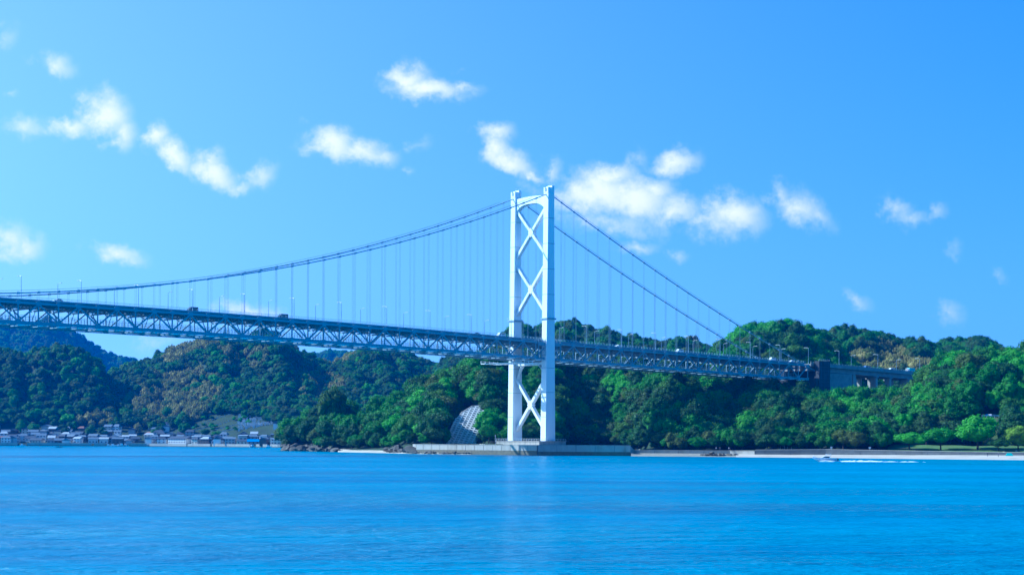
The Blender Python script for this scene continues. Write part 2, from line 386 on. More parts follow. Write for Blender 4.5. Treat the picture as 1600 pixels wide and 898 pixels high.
for y in (-11.5, 11.5):
    m = ribbon(y-.18, y+.18, -.72, .02, ts); 
    o = m.build('edge_fascia', M['steel_lattice'], deck)
    r_ = MB()
    for a, b in zip(ts[:-1], ts[1:]):
        for dz in (.45, .75, 1.05): r_.beam((a,y,zroad(a)+dz),(b,y,zroad(b)+dz),.07,.07)
        for k in range(4):
            t = a+(b-a)*k/4; r_.beam((t,y,zroad(t)+.1),(t,y,zroad(t)+1.08),.10,.10,up=(1,0,0))
    r_.build('railing', M['steel'], o)
# lower footway with mesh fence
fw = ribbon(-4.4, 4.4, -9.3, -9.0, ts); fw = fw.build('footway', M['steel'], bridge)
for y in (-4.4, 4.4):
    r_ = MB()
    for a, b in zip(ts[:-1], ts[1:]):
        for dz in (-8.0, -7.0, -6.2): r_.beam((a,y,zroad(a)+dz),(b,y,zroad(b)+dz),.09,.12)
        for k in range(6):
            t = a+(b-a)*k/6; r_.beam((t,y,zroad(t)-9),(t,y,zroad(t)-6.2),.12,.12,up=(1,0,0))
    r_.build('footway_fence', M['steel'], fw)
# pale boxes added for sunlit glimpses under the bottom chord, and gantry rails
for i, t in enumerate(ts[:-1]):
    z = zb(t)-.95; wk = MB()
    if i % 2 == 0:
        wk.box(t-.3,t+2.6,-HW-1.2,-HW+1.2,z-.45,z); wk.box(t+3.4,t+5.0,-HW-1.0,-HW+.8,z-.2,z+.05); wk.box(t+2.6,t+3.4,-HW-.3,-HW,z-.1,z)
    else:
        wk.box(t-.2,t+1.7,-HW-1.0,-HW+1,z-.3,z); wk.box(t+3.2,t+4.2,-HW-.9,-HW+.8,z-.15,z+.05); wk.box(t+1.7,t+3.2,-HW-.3,-HW,z-.1,z)
    wk.build('sunlit_glimpse_box', M['tower'], bridge)
for sgn in (-1,1):
    rl = MB()
    for a, b in zip(ts[:-1], ts[1:]): rl.beam((a,sgn*(HW+.2),zb(a)-.75),(b,sgn*(HW+.2),zb(b)-.75),.25,.35)
    rl.build('gantry_rail', M['steel_lattice'], bridge)
# expansion housings beside the tower and travelling gantry hung under the deck
for a, b in ((-8,-2.9),(3.1,8)):
    m = MB(); y=-HW
    for t in (a, (a+b)/2, b): m.beam((t,y-.9,zroad(0)-10.5),(t,y-.9,zroad(0)+.4),.35,.35,up=(1,0,0))
    for z in (-10.5,-8,-5.5,-3,-.6): m.beam((a,y-.9,zroad(0)+z),(b,y-.9,zroad(0)+z),.3,.3)
    m.box(a+.4,b-.4,y-1.0,y+.6,zroad(0)-3.2,zroad(0)-1.2)
    m.build('wind_shoe_housing', M['steel_lattice'], bridge)
m = MB()
for y in (-13.8, 13.8):
    m.beam((-24,y,49.4),(-12,y,49.1),.3,.3); m.beam((-24,y,48.3),(-12,y,48.0),.3,.3)
    for k in range(5): m.beam((-24+3*k,y,48.2),(-24+3*k,y,49.6),.2,.2)
for k in range(5): m.beam((-24+3*k,-13.8,48.1),(-24+3*k,13.8,48.1),.35,.35)
m.box(-24,-20,-13.6,13.6,47.9,48.05)
m.build('travelling_gantry', M['tower'], bridge)

# main cables with clamps, hangers
ZM = 64.0
def zcab(t):
    if t < 0: return ZM+(138.9-ZM)*((t+385)/385)**2
    return 138.9-.452*t+3.02e-4*t*t
HT = [i*PAN for i in range(-NL, 24) if i not in (0,)]
hang = []
for sgn in (-1, 1):
    y = sgn*HW
    pts = [(t,y,zcab(t)) for t in np.arange(-430, 0.1, 6.0)]
    c1 = MB().tube([(t,y,zcab(t)) for t in list(np.arange(-432, -1, 6))+[0]], .29, 8).build('main_cable', M['cable'], bridge, True)
    c2 = MB().tube([(t,y,zcab(t)) for t in [0]+list(np.arange(6, 234, 6))], .29, 8).build('main_cable', M['cable'], bridge, True)
    for c, lst in ((c1, [t for t in HT if t < 0]), (c2, [t for t in HT if t > 0])):
        g = MB()
        for t in lst:
            d = Vector((1,0,(zcab(t+.5)-zcab(t-.5)))).normalized()*.7; p = Vector((t,y,zcab(t)))
            if zcab(t) > zroad(t)-1: g.tube([p-d,p+d], .45, 8)
        g.build('cable_clamps', M['cable'], c)
        hr = MB()
        for dy in (-.45,.45):
            pp = [(t,y+dy,zcab(t)+1.05) for t in (list(np.arange(-432,-1,12)) if lst[0] < 0 else list(np.arange(4,214,12)))]
            hr.tube(pp, .045, 4)
        for t in lst:
            if zcab(t) > zroad(t): hr.beam((t,y-.45,zcab(t)),(t,y-.45,zcab(t)+1.1),.07,.07,up=(1,0,0)); hr.beam((t,y+.45,zcab(t)),(t,y+.45,zcab(t)+1.1),.07,.07,up=(1,0,0))
        hr.build('hand_ropes', M['steel_lattice'], c)
    for t in HT:
        if zcab(t)-zt(t) > 1.2: hang.append((t, y, zcab(t)-zt(t)))
hang.sort(key=lambda h: -h[2]*(1 if h[0] > -330 else .1))
def ropes(mb, t, y):
    for dx in (-.34,.34): mb.tube([(t+dx,y,zt(t)+.3),(t+dx,y,zcab(t))], .05, 5, False)
for t, y, l_ in hang[:100]:
    m = MB(); ropes(m, t, y); m.build('hanger', M['hanger'], bridge)
m = MB()
for t, y, l_ in hang[100:]: ropes(m, t, y)
tag(m.build('hanger_ropes', M['hanger'], bridge), kind='stuff')

# ------------------------------------------------------------------ noise and terrain
def _hash(ix, iy, s):
    h = (ix.astype(np.int64)*374761393 + iy.astype(np.int64)*668265263 + s*974711) & 0xffffffff
    h = ((h ^ (h >> 13))*1274126177) & 0xffffffff
    return ((h ^ (h >> 16)) & 0xffff)/65535.0
def vnoise(x, y, s=0):
    x, y = np.asarray(x, float), np.asarray(y, float); ix, iy = np.floor(x), np.floor(y); fx, fy = x-ix, y-iy
    fx, fy = fx*fx*(3-2*fx), fy*fy*(3-2*fy)
    a, b, c, d = _hash(ix,iy,s), _hash(ix+1,iy,s), _hash(ix,iy+1,s), _hash(ix+1,iy+1,s)
    return (a*(1-fx)+b*fx)*(1-fy)+(c*(1-fx)+d*fx)*fy
def fbm(x, y, s=0, o=4):
    r, a, t = 0, 1, 0
    for k in range(o): r = r+a*vnoise(x*2**k, y*2**k, s+k*17); t += a; a *= .5
    return r/t-.5
def K(px, pts):
    return np.interp(px, [p[0] for p in pts], [p[1] for p in pts])
def zout(px, py, Y):  # height seen at photo pixel (px, py) when it stands at depth Y
    return HC+((HY-py)+RHO*(px-800))/F*Y

YS = [(400,1190),(436,1160),(450,1146),(500,1095),(540,1060),(600,1012),(645,952),(650,934),(840,867),(985,861),(992,868),(1140,859),(1180,850),(1290,842),(1400,827),(1500,813),(1600,801),(1720,795)]
ZS = [(400,-4),(436,-2),(446,.5),(540,1.5),(600,2.5),(645,4.9),(840,5.0),(985,4.9),(990,2.75),(1140,2.75),(1180,3.3),(1290,3.75),(1400,3.35),(1500,3.05),(1600,2.85),(1720,2.8)]
TOE = [(400,4),(450,5),(520,9),(560,16),(640,30),(688,34),(700,95),(720,104),(746,104),(762,66),(800,105),(850,128),(866,140),(884,220),(950,235),(990,165),(1020,70),(1060,50),(1110,60),(1150,105),(1190,100),(1215,50),(1255,85),(1300,48),(1350,62),(1400,75),(1450,60),(1490,95),(1550,52),(1720,60)]
# wooded ridge near the bridge: (column, row of the tree tops, depth)
RN = [(400,716,1180),(436,706,1178),(446,684,1175),(460,667,1172),(480,652,1170),(500,632,1165),(520,622,1160),(540,634,1155),(557,650,1140),(575,642,1135),(590,624,1130),(620,604,1130),(650,592,1130),(690,580,1140),(730,567,1140),(760,560,1140),(860,560,1150),(890,560,1215),(980,560,1215),(1050,566,1180),(1100,570,1180),(1180,588,1130),(1240,607,1070),(1300,619,1030),(1350,622,1015),(1400,622,1000),(1430,618,960),(1470,620,930),(1530,632,915),(1600,636,900),(1720,640,900)]
RA = [(1060,610),(1085,566),(1110,551),(1130,530),(1150,520),(1170,510),(1200,502),(1225,500),(1250,505),(1270,515),(1290,523),(1310,537),(1325,553),(1340,575),(1360,620)]
RB = [(1405,655),(1420,625),(1437,598),(1452,577),(1470,560),(1500,547),(1540,540),(1570,541),(1600,545),(1720,556)]
def smooth(x): x = np.clip(x, 0, 1); return x*x*(3-2*x)
def near_h(X, Y):
    px = 800+F*X/Y
    ys, zs, toe = K(px, YS), K(px, ZS), K(px, TOE)
    yr = K(px, [(p[0], p[2]) for p in RN]); zr = zout(px, K(px, [(p[0], p[1]) for p in RN]), yr)-13.5*smooth((px-430)/60)-.0
    y0 = ys+toe; t = (Y-y0)/(yr-y0); tt = np.clip(t, 0, 1)
    S = .6*np.sin(tt*math.pi/2)**1.1+.4*smooth(tt)
    spur = 1+.42*(4*tt*(1-tt))*fbm(px/48.0+.2, tt*1.4, 5, 3)*1.9
    z = zs+(zr-zs)*S*spur
    back = zr-(Y-yr)*.10*(px > 1180)-(Y-yr)*.32*(px <= 1180)
    back = np.where((px > 1240) & (px < 1430), np.maximum(back, 24), np.maximum(back, 3))
    back = np.where(px < 441, -4, back)
    z = np.where(Y > yr, back, z)
    z = np.where((Y < ys+3.2)&(px > 643), -3, np.where(Y < ys, zs-(ys-Y)*.6, z))
    z = z+np.where((px > 1375)&(Y > ys+3.2)&(Y < yr), 3.0*smooth((Y-ys-4)/50)*smooth((px-1375)/25)*(1-tt), 0)
    # knoll behind the bridge end
    za = zout(px, K(px, RA), 1290)-15.5; wa = np.clip((Y-1090)/200, 0, 1)
    ha = np.where(Y < 1290, -5+(za+5)*np.sin(wa*math.pi/2)**1.0, za-(Y-1290)*.35); ha = np.where((px < 1062)|(px > 1355), -9, ha)
    # knoll on the right
    zb_ = zout(px, K(px, RB), 985)-15; y0 = 882.0; wb = np.clip((Y-y0)/(985-y0), 0, 1)
    hb = np.where(Y < 985, 12+(zb_-12)*np.sin(wb*math.pi/2)**.9, zb_-(Y-985)*.22); hb = np.where((px < 1407)|(Y < y0), -9, hb)
    z = np.maximum(z, np.maximum(ha, hb))
    # terrace with the parked cars
    ter = (px > 1533)&(px < 1562)&(Y > 874)&(Y < 894); z = np.where(ter, 20.3, z)
    return z+np.where(Y > ys+toe*.6, fbm(X/22, Y/22, 3)*2.4, 0)
YV = [(-300,1870),(0,1850),(240,1856),(330,1800),(440,1730),(1800,1600)]
RE = [(100,672),(125,655),(145,628),(160,604),(185,582),(205,568),(240,556),(265,546),(290,533),(310,529),(330,527),(380,530),(430,533),(455,541),(480,552),(500,565),(520,561),(545,553),(570,548),(600,547),(640,554),(670,563),(690,572),(720,573),(745,580),(800,600),(900,640)]
RF = [(-300,548),(-60,544),(0,546),(40,551),(80,549),(110,551),(130,557),(150,567),(162,582),(175,605),(188,640),(200,680)]
RG = [(-300,505),(-100,503),(0,509),(20,512),(40,519),(55,515),(75,513),(100,517),(120,524),(150,546),(180,559),(220,569),(260,577),(330,585),(470,563),(505,554),(560,554),(610,562),(800,600)]
RC = [(1180,560),(1250,528),(1285,515),(1310,512),(1330,514),(1362,513),(1390,519),(1410,526),(1430,532),(1460,532),(1480,528),(1500,524),(1520,524),(1545,531),(1570,539),(1610,547),(1750,570)]
RD = [(700,575),(750,550),(770,534),(790,521),(820,510),(850,504),(880,498),(900,499),(920,506),(940,518),(960,521),(990,524),(1010,531),(1030,534),(1050,532),(1062,529),(1075,529),(1090,536),(1110,544),(1130,552),(1200,580)]
def ridge_h(px, Y, pts, yr, y0, z0, th, seed, amp=.35, per=55.0):
    zr = zout(px, K(px, pts), yr)-th
    t = (Y-y0)/(yr-y0); tt = np.clip(t, 0, 1)
    sp = 1+amp*(4*tt*(1-tt))*2*fbm(px/per, tt*1.3, seed, 3)
    z = z0+(zr-z0)*(.5*np.sin(tt*math.pi/2)+.5*tt)*sp
    return np.where(Y > yr, zr-(Y-yr)*.3, np.where(Y < y0, -30, z))
def far_left_h(X, Y):
    px = 800+F*X/Y; yv = K(px, YV)
    vil = np.where(Y < yv+2, 2.7-(yv+2-Y)*2, 2.7+np.clip(Y-yv-18, 0, 90)*.23)
    e = ridge_h(px, Y, RE, 2280, yv+95, 18, 9, 21, .6, 42.0); f = ridge_h(px, Y, RF, 2130, yv+80, 16, 9, 33, .6, 40.0)
    return np.maximum(vil, np.maximum(e, f))+np.where(Y > yv+120, fbm(X/40, Y/40, 9)*5, 0)
def far_back_h(X, Y):
    px = 800+F*X/Y
    return np.maximum(ridge_h(px, Y, RG, 4900, 4050, 20, 12, 41, .5, 50.0), -5)+fbm(X/80, Y/80, 2)*12
def right_far_h(X, Y):
    px = 800+F*X/Y
    return np.maximum(ridge_h(px, Y, RC, 1560, 1240, 22, 12, 51, .4, 45.0), -5)+fbm(X/40, Y/40, 12)*4
def mid_far_h(X, Y):
    px = 800+F*X/Y
    return np.maximum(ridge_h(px, Y, RD, 1700, 1380, 10, 11, 61, .4, 45.0), -5)+fbm(X/40, Y/40, 14)*4
soil = mat('forest_floor', (.020,.042,.012), .95, noise=.4, nscale=.08)
grassm = mat('short_grass', (.09,.17,.035), .95, noise=.25, nscale=.2, dirt=(.14,.14,.06), dscale=.06, dlo=.5, dhi=.7)
rockm = mat('shore_rock', (.11,.098,.075), .9, noise=.5, nscale=.6, bump=1, bscale=1.2)
def polar(name, fn, p0, p1, dp, y0, y1, dy, m):
    ps, ys = np.arange(p0, p1+.1, dp), np.arange(y0, y1+.1, dy)
    P, Yg = np.meshgrid(ps, ys); Xg = (P-800)/F*Yg; Z = fn(Xg, Yg)
    me = bpy.data.meshes.new(name); nx, ny = len(ps), len(ys)
    v = np.stack([Xg, Yg, Z], -1).reshape(-1, 3)
    idx = np.arange(nx*ny).reshape(ny, nx); q = np.stack([idx[:-1,:-1], idx[:-1,1:], idx[1:,1:], idx[1:,:-1]], -1).reshape(-1, 4)
    me.from_pydata(v.tolist(), [], q.tolist()); me.update(); me.shade_smooth()
    o = link(name, me, m); tag(o, kind='structure'); return o
near = polar('ground', near_h, 400, 1720, 3, 790, 1420, 3, soil)
near.data.materials.append(grassm); near.data.materials.append(rockm); near.data.materials.append(M['concrete_pale'])
nv = np.empty(len(near.data.vertices)*3); near.data.vertices.foreach_get('co', nv); nv = nv.reshape(-1, 3)
for p in near.data.polygons:
    c = nv[p.vertices[0]]; px = 800+F*c[0]/c[1]; d = c[1]-K(px, YS)
    if 645 < px < 1000 and d < K(px, TOE)*.55: p.material_index = 3
    elif px > 1385 and d < 64 and c[2] < 9: p.material_index = 1
    elif 1531 < px < 1563 and 872 < c[1] < 896: p.material_index = 1
    elif px < 545 and d < K(px, TOE)+3: p.material_index = 2
polar('hill', far_left_h, -250, 930, 5, 1700, 2520, 12, soil)
polar('hill', far_back_h, -280, 830, 6, 4050, 5400, 35, soil)
polar('hill', right_far_h, 1180, 1760, 5, 1200, 1800, 12, soil)
polar('hill', mid_far_h, 690, 1220, 5, 1360, 1950, 12, soil)

# ------------------------------------------------------------------ foliage materials
def leafmat(name, ramp, trans=.22, nz=.35):
    m = bpy.data.materials.new(name); m.use_nodes = True; n, l = m.node_tree.nodes, m.node_tree.links
    p = n['Principled BSDF']; out = n['Material Output']; p.inputs['Roughness'].default_value = .55; p.inputs['Specular IOR Level'].default_value = .12
    oi = n.new('ShaderNodeObjectInfo'); cr = n.new('ShaderNodeValToRGB'); l.new(oi.outputs['Random'], cr.inputs[0])
    e = cr.color_ramp.elements; e[0].position = 0; e[0].color = (*ramp[0], 1); e[1].position = 1; e[1].color = (*ramp[-1], 1)
    for i, c in enumerate(ramp[1:-1]): x = e.new((i+1)/(len(ramp)-1)); x.color = (*c, 1)
    g = n.new('ShaderNodeNewGeometry'); t = n.new('ShaderNodeTexNoise'); t.inputs['Scale'].default_value = .55; t.inputs['Detail'].default_value = 3; l.new(g.outputs['Position'], t.inputs['Vector'])
    r = n.new('ShaderNodeMapRange'); r.inputs[1].default_value = .3; r.inputs[2].default_value = .7; r.inputs[3].default_value = 1-nz; r.inputs[4].default_value = 1+nz; l.new(t.outputs['Fac'], r.inputs[0])
    s = n.new('ShaderNodeVectorMath'); s.operation = 'SCALE'; l.new(cr.outputs[0], s.inputs[0]); l.new(r.outputs[0], s.inputs['Scale']); l.new(s.outputs[0], p.inputs['Base Color'])
    tr = n.new('ShaderNodeBsdfTranslucent'); s2 = n.new('ShaderNodeVectorMath'); s2.operation = 'MULTIPLY'; s2.inputs[1].default_value = (1.3, 1.5, .6); l.new(s.outputs[0], s2.inputs[0]); l.new(s2.outputs[0], tr.inputs[0])
    mx_ = n.new('ShaderNodeMixShader'); mx_.inputs[0].default_value = trans; l.new(p.outputs[0], mx_.inputs[1]); l.new(tr.outputs[0], mx_.inputs[2]); l.new(mx_.outputs[0], out.inputs[0])
    return m
LEAF = {
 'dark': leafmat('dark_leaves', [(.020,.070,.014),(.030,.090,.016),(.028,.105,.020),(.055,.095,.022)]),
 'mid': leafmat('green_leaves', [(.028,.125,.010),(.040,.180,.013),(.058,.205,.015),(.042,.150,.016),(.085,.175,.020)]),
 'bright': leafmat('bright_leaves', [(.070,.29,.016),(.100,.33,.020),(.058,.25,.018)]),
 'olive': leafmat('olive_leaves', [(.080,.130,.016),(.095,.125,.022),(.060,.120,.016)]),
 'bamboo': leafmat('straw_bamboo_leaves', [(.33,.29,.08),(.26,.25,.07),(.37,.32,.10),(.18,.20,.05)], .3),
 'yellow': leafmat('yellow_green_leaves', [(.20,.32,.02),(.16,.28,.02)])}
BARK = mat('bark', (.055,.045,.035), .9, noise=.3, nscale=2)

def crown_mesh(seed, nl=20, per=120, shape=(.5,.5,.42), zc=.50, leaf=.058, lr=(.09,.23), dome=True, stretch=1.0):
    r = np.random.default_rng(seed); V, Fc = [], []
    cs = []
    for i in range(nl):
        u = r.uniform(0, 2*math.pi); ph = math.asin(r.uniform(-.25 if dome else -.8, 1)); k = r.uniform(.50, .92)
        c = np.array([math.cos(u)*math.cos(ph)*shape[0]*k, math.sin(u)*math.cos(ph)*shape[1]*k, math.sin(ph)*shape[2]*k*1.05+zc]); cs.append((c, r.uniform(*lr)))
    ico = bpy.data.meshes.new('tmp')
    import bmesh
    bm = bmesh.new(); bmesh.ops.create_icosphere(bm, subdivisions=2, radius=1); iv = np.array([v.co[:] for v in bm.verts]); ifc = [[v.index for v in f.verts] for f in bm.faces]; bm.free(); bpy.data.meshes.remove(ico)
    n0 = 0
    core = iv*np.array([shape[0]*.62, shape[1]*.62, shape[2]*.62])+np.array([0,0,zc]); V.append(core); Fc += ifc; n0 += len(core)
    for c, rad in cs:
        jit = 1+.22*(r.random(len(iv))-.5)
        V.append(iv*(rad*.80*jit)[:,None]*np.array([1,1,.85*stretch])+c); Fc += [[a+n0 for a in f] for f in ifc]; n0 += len(iv)
        d = r.normal(size=(per, 3)); d[:,2] = np.abs(d[:,2])*.9-.25*r.random(per); d /= np.linalg.norm(d, axis=1)[:,None]
        pos = c+d*rad*np.array([1,1,.85*stretch])*r.uniform(.82, 1.30, (per,1))
        nr = d+r.normal(size=(per,3))*.38; nr /= np.linalg.norm(nr, axis=1)[:,None]
        a = np.cross(nr, r.normal(size=(per,3))); a /= np.linalg.norm(a, axis=1)[:,None]; b = np.cross(nr, a)
        sz = r.uniform(.6, 1.25, (per,1))*leaf; a, b = a*sz*.5, b*sz*.5*r.uniform(.6,1,(per,1))
        quad = np.stack([pos-a, pos-b*1.0, pos+a, pos+b], 1).reshape(-1, 3)
        V.append(quad); Fc += [[n0+4*i+j for j in range(4)] for i in range(per)]; n0 += 4*per
    me = bpy.data.meshes.new('crown'); me.from_pydata(np.concatenate(V).tolist(), [], Fc); me.update(); return me
BASE = [crown_mesh(s, nl, per, sh, .5, lf) for s, nl, per, sh, lf in
        ((1,34,115,(.5,.5,.40),.052),(2,28,130,(.52,.44,.34),.056),(3,38,100,(.46,.5,.48),.050),(4,34,110,(.54,.5,.30),.052),(5,32,110,(.42,.40,.54),.054))]
BAMB = [crown_mesh(s, 46, 40, (.50,.50,.40), .5, .040, (.045,.08), False, 2.3) for s in (11, 12)]
CONE = [crown_mesh(21, 22, 110, (.30,.30,.55), .58, .05, (.12,.18), False, 1.2)]
def trunk_mesh(seed):
    r = random.Random(seed); m = MB(); bend = r.uniform(-.03,.03)
    m.tube([(0,0,-.12),(bend*.4,0,.12),(bend,.01,.3),(bend*1.5,.02,.5)], [.034,.026,.02,.012], 7)
    for k in range(5):
        a = k*2*math.pi/5+r.random(); z = .2+.05*k; m.tube([(bend*.6,0,z),(math.cos(a)*.12,math.sin(a)*.12,z+.12),(math.cos(a)*.26,math.sin(a)*.26,z+.2)], [.014,.010,.005], 5)
    me = bpy.data.meshes.new('trunk'); me.from_pydata(m.v, [], m.f); me.update(); me.materials.append(BARK); return me
TR = [trunk_mesh(i) for i in range(3)]
crown_lib = {}
def crown_for(kind, i):
    k = (kind, i)
    if k not in crown_lib:
        src = BAMB if kind == 'bamboo' else (CONE if kind == 'conifer' else BASE)
        me = src[i % len(src)].copy(); me.materials.clear(); me.materials.append(LEAF['dark' if kind == 'conifer' else kind]); crown_lib[k] = me
    return crown_lib[k]
first = {}
KN = {'dark':'broadleaf_tree','mid':'broadleaf_tree','bright':'broadleaf_tree','olive':'broadleaf_tree','bamboo':'bamboo_clump','yellow':'broadleaf_tree','conifer':'conifer_tree'}
def tree(loc, size, hs, rz, kind, i, label, group=None, cat='tree'):
    o = tag(empty(KN[kind], loc, rz), label, cat, group); o.scale = (size, size, size*hs)
    c = bpy.data.objects.new('crown', crown_for(kind, i)); col.objects.link(c); c.parent = o
    t = bpy.data.objects.new('trunk', TR[i % 3]); col.objects.link(t); t.parent = o
    first.setdefault((kind, i % 5), c); return o

# ------------------------------------------------------------------ where trees stand
def inside(px, py, poly):
    n = len(poly); r = np.zeros(np.shape(px), bool); j = n-1
    for i in range(n):
        xi, yi = poly[i]; xj, yj = poly[j]
        c = ((yi > py) != (yj > py)) & (px < (xj-xi)*(py-yi)/((yj-yi) or 1e-9)+xi); r ^= c; j = i
    return r
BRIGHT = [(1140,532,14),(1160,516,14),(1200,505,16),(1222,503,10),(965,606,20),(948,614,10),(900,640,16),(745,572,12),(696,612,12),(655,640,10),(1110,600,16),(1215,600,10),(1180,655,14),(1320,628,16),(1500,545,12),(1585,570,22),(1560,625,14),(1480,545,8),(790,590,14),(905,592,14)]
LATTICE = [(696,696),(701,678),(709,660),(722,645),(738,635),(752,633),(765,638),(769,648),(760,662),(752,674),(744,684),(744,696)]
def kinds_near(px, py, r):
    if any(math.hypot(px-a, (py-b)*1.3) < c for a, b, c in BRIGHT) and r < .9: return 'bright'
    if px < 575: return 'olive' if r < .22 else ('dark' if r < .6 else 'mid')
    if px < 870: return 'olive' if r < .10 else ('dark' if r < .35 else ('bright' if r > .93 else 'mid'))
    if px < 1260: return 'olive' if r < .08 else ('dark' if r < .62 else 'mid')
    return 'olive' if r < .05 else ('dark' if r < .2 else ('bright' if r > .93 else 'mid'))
cand = []
for Xc in np.arange(-170, 330, 7.1):
    for Yc in np.arange(800, 1420, 7.1):
        X, Y = Xc+rng.uniform(-2.6, 2.6), Yc+rng.uniform(-2.6, 2.6); px = 800+F*X/Y
        if px < 436 or px > 1660: continue
        ys, toe = K(px, YS), K(px, TOE); z = float(near_h(X, Y))
        if z < 1 or Y < ys+(toe*.8 if 660 < px < 1045 else (3 if px < 560 else (8 if px < 1385 else 52))): continue
        if 645 < px < 1000 and Y < ys+14: continue
        qx, qy = pix(X, Y, z+3)
        if Y < 1085 and inside(np.array(qx), np.array(qy), LATTICE): continue
        if Y < 1012 and 697 < px < 758: continue
        d = Vector((X, Y, 0))-B_LOC; bt, bw = d.dot(bx), d.dot(by)
        if -14 < bt < 14 and abs(bw) < 24: continue
        if 215 < bt < 400 and abs(bw) < 19: continue
        if 1529 < px < 1566 and 846 < Y < 898: continue
        if px < 1180 and Y > 1215 and px > 1000 and False: continue
        yr = K(px, [(p[0], p[2]) for p in RN])
        if px < 1060 and Y > yr+28: continue
        if 1355 < px < 1407 and Y > 1110: continue
        if Y > 1320 or (px > 1407 and Y > 1010): continue
        if 1240 < px < 1440 and 1035 < Y < 1140 and z+9 > 33: z = 22
        cand.append([X, Y, z, px])
cand.sort(key=lambda c: c[1])
hor = np.full(1700, 760.0); scored = []
for X, Y, z, px in cand:
    size = float(9.0+8.5*rng.random()**1.4); hs = float(rng.uniform(.85, 1.2))
    if px < 1330 and Y < K(px, YS)+K(px, TOE)+6: size *= .72
    if 560 < px < 640 and Y < 1040: size *= .8
    h = size*.9*hs; tx, ty = pix(X, Y, z-.5+h); half = size*.5*F/Y; a, b = int(max(0, tx-half)), int(min(1699, tx+half))
    if b <= a: continue
    _, base = pix(X, Y, z+1); vis = np.clip(hor[a:b]-ty, 0, base-ty).sum()
    hor[a:b] = np.minimum(hor[a:b], ty+.35*(base-ty))
    d = Vector((X, Y, 0))-B_LOC; bt, bw = d.dot(bx), d.dot(by)
    if -60 < bt < 232 and abs(bw) < 15+size*.6 and z+h > 46.5:
        if z > 38: continue
        k_ = (46.5-z)/h; size *= k_; h *= k_
        if size < 4: continue
    chord = np.interp(px, [560, 845, 1265], [546, 565, 600])+3
    if 620 < px < 1262 and bw < 20 and ty < chord:
        base_ = pix(X, Y, z-.5)[1]
        if base_-chord < 8: continue
        size *= (base_-chord)/(base_-ty); ty = chord
    scored.append((vis, X, Y, z, px, ty, size, hs))
scored.sort(key=lambda s: -s[0])
def zone(px, Y, py):
    if Y > 1100 and 1062 < px < 1350: return 'on the round knoll behind the bridge end'
    if px < 575: return 'on the headland left of the sandy cove'
    if px < 700: return 'on the slope left of the grid embankment'
    if px < 870: return 'on the slope around the tower legs'
    if px < 1000: return 'in the hollow right of the tower'
    if px < 1260: return 'on the slope under the side span'
    if px < 1407: return 'in the wood below the viaduct'
    if py > 640: return 'on the slope above the right beach'
    return 'on the knoll at the right edge'
LK = {'dark':'dark green broadleaf tree','mid':'mid green broadleaf tree','bright':'bright fresh green broadleaf tree','olive':'brownish olive broadleaf tree','bamboo':'straw coloured bamboo clump','yellow':'yellow green tree','conifer':'dark narrow conifer'}
rest = []
ORDER = ['dark','mid','bright','olive','bamboo','yellow']
for n_i, (vis, X, Y, z, px, ty, size, hs) in enumerate(scored):
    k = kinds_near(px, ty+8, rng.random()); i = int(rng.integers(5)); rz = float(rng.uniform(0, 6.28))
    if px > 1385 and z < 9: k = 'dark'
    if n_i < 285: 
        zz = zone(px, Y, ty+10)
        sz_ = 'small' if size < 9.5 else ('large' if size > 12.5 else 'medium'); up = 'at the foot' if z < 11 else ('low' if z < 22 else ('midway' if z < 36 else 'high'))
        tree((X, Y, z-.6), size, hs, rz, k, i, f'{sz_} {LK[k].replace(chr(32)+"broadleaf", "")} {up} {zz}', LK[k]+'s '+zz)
    else: rest.append((X, Y, z-.6, size, hs, rz, k, i))

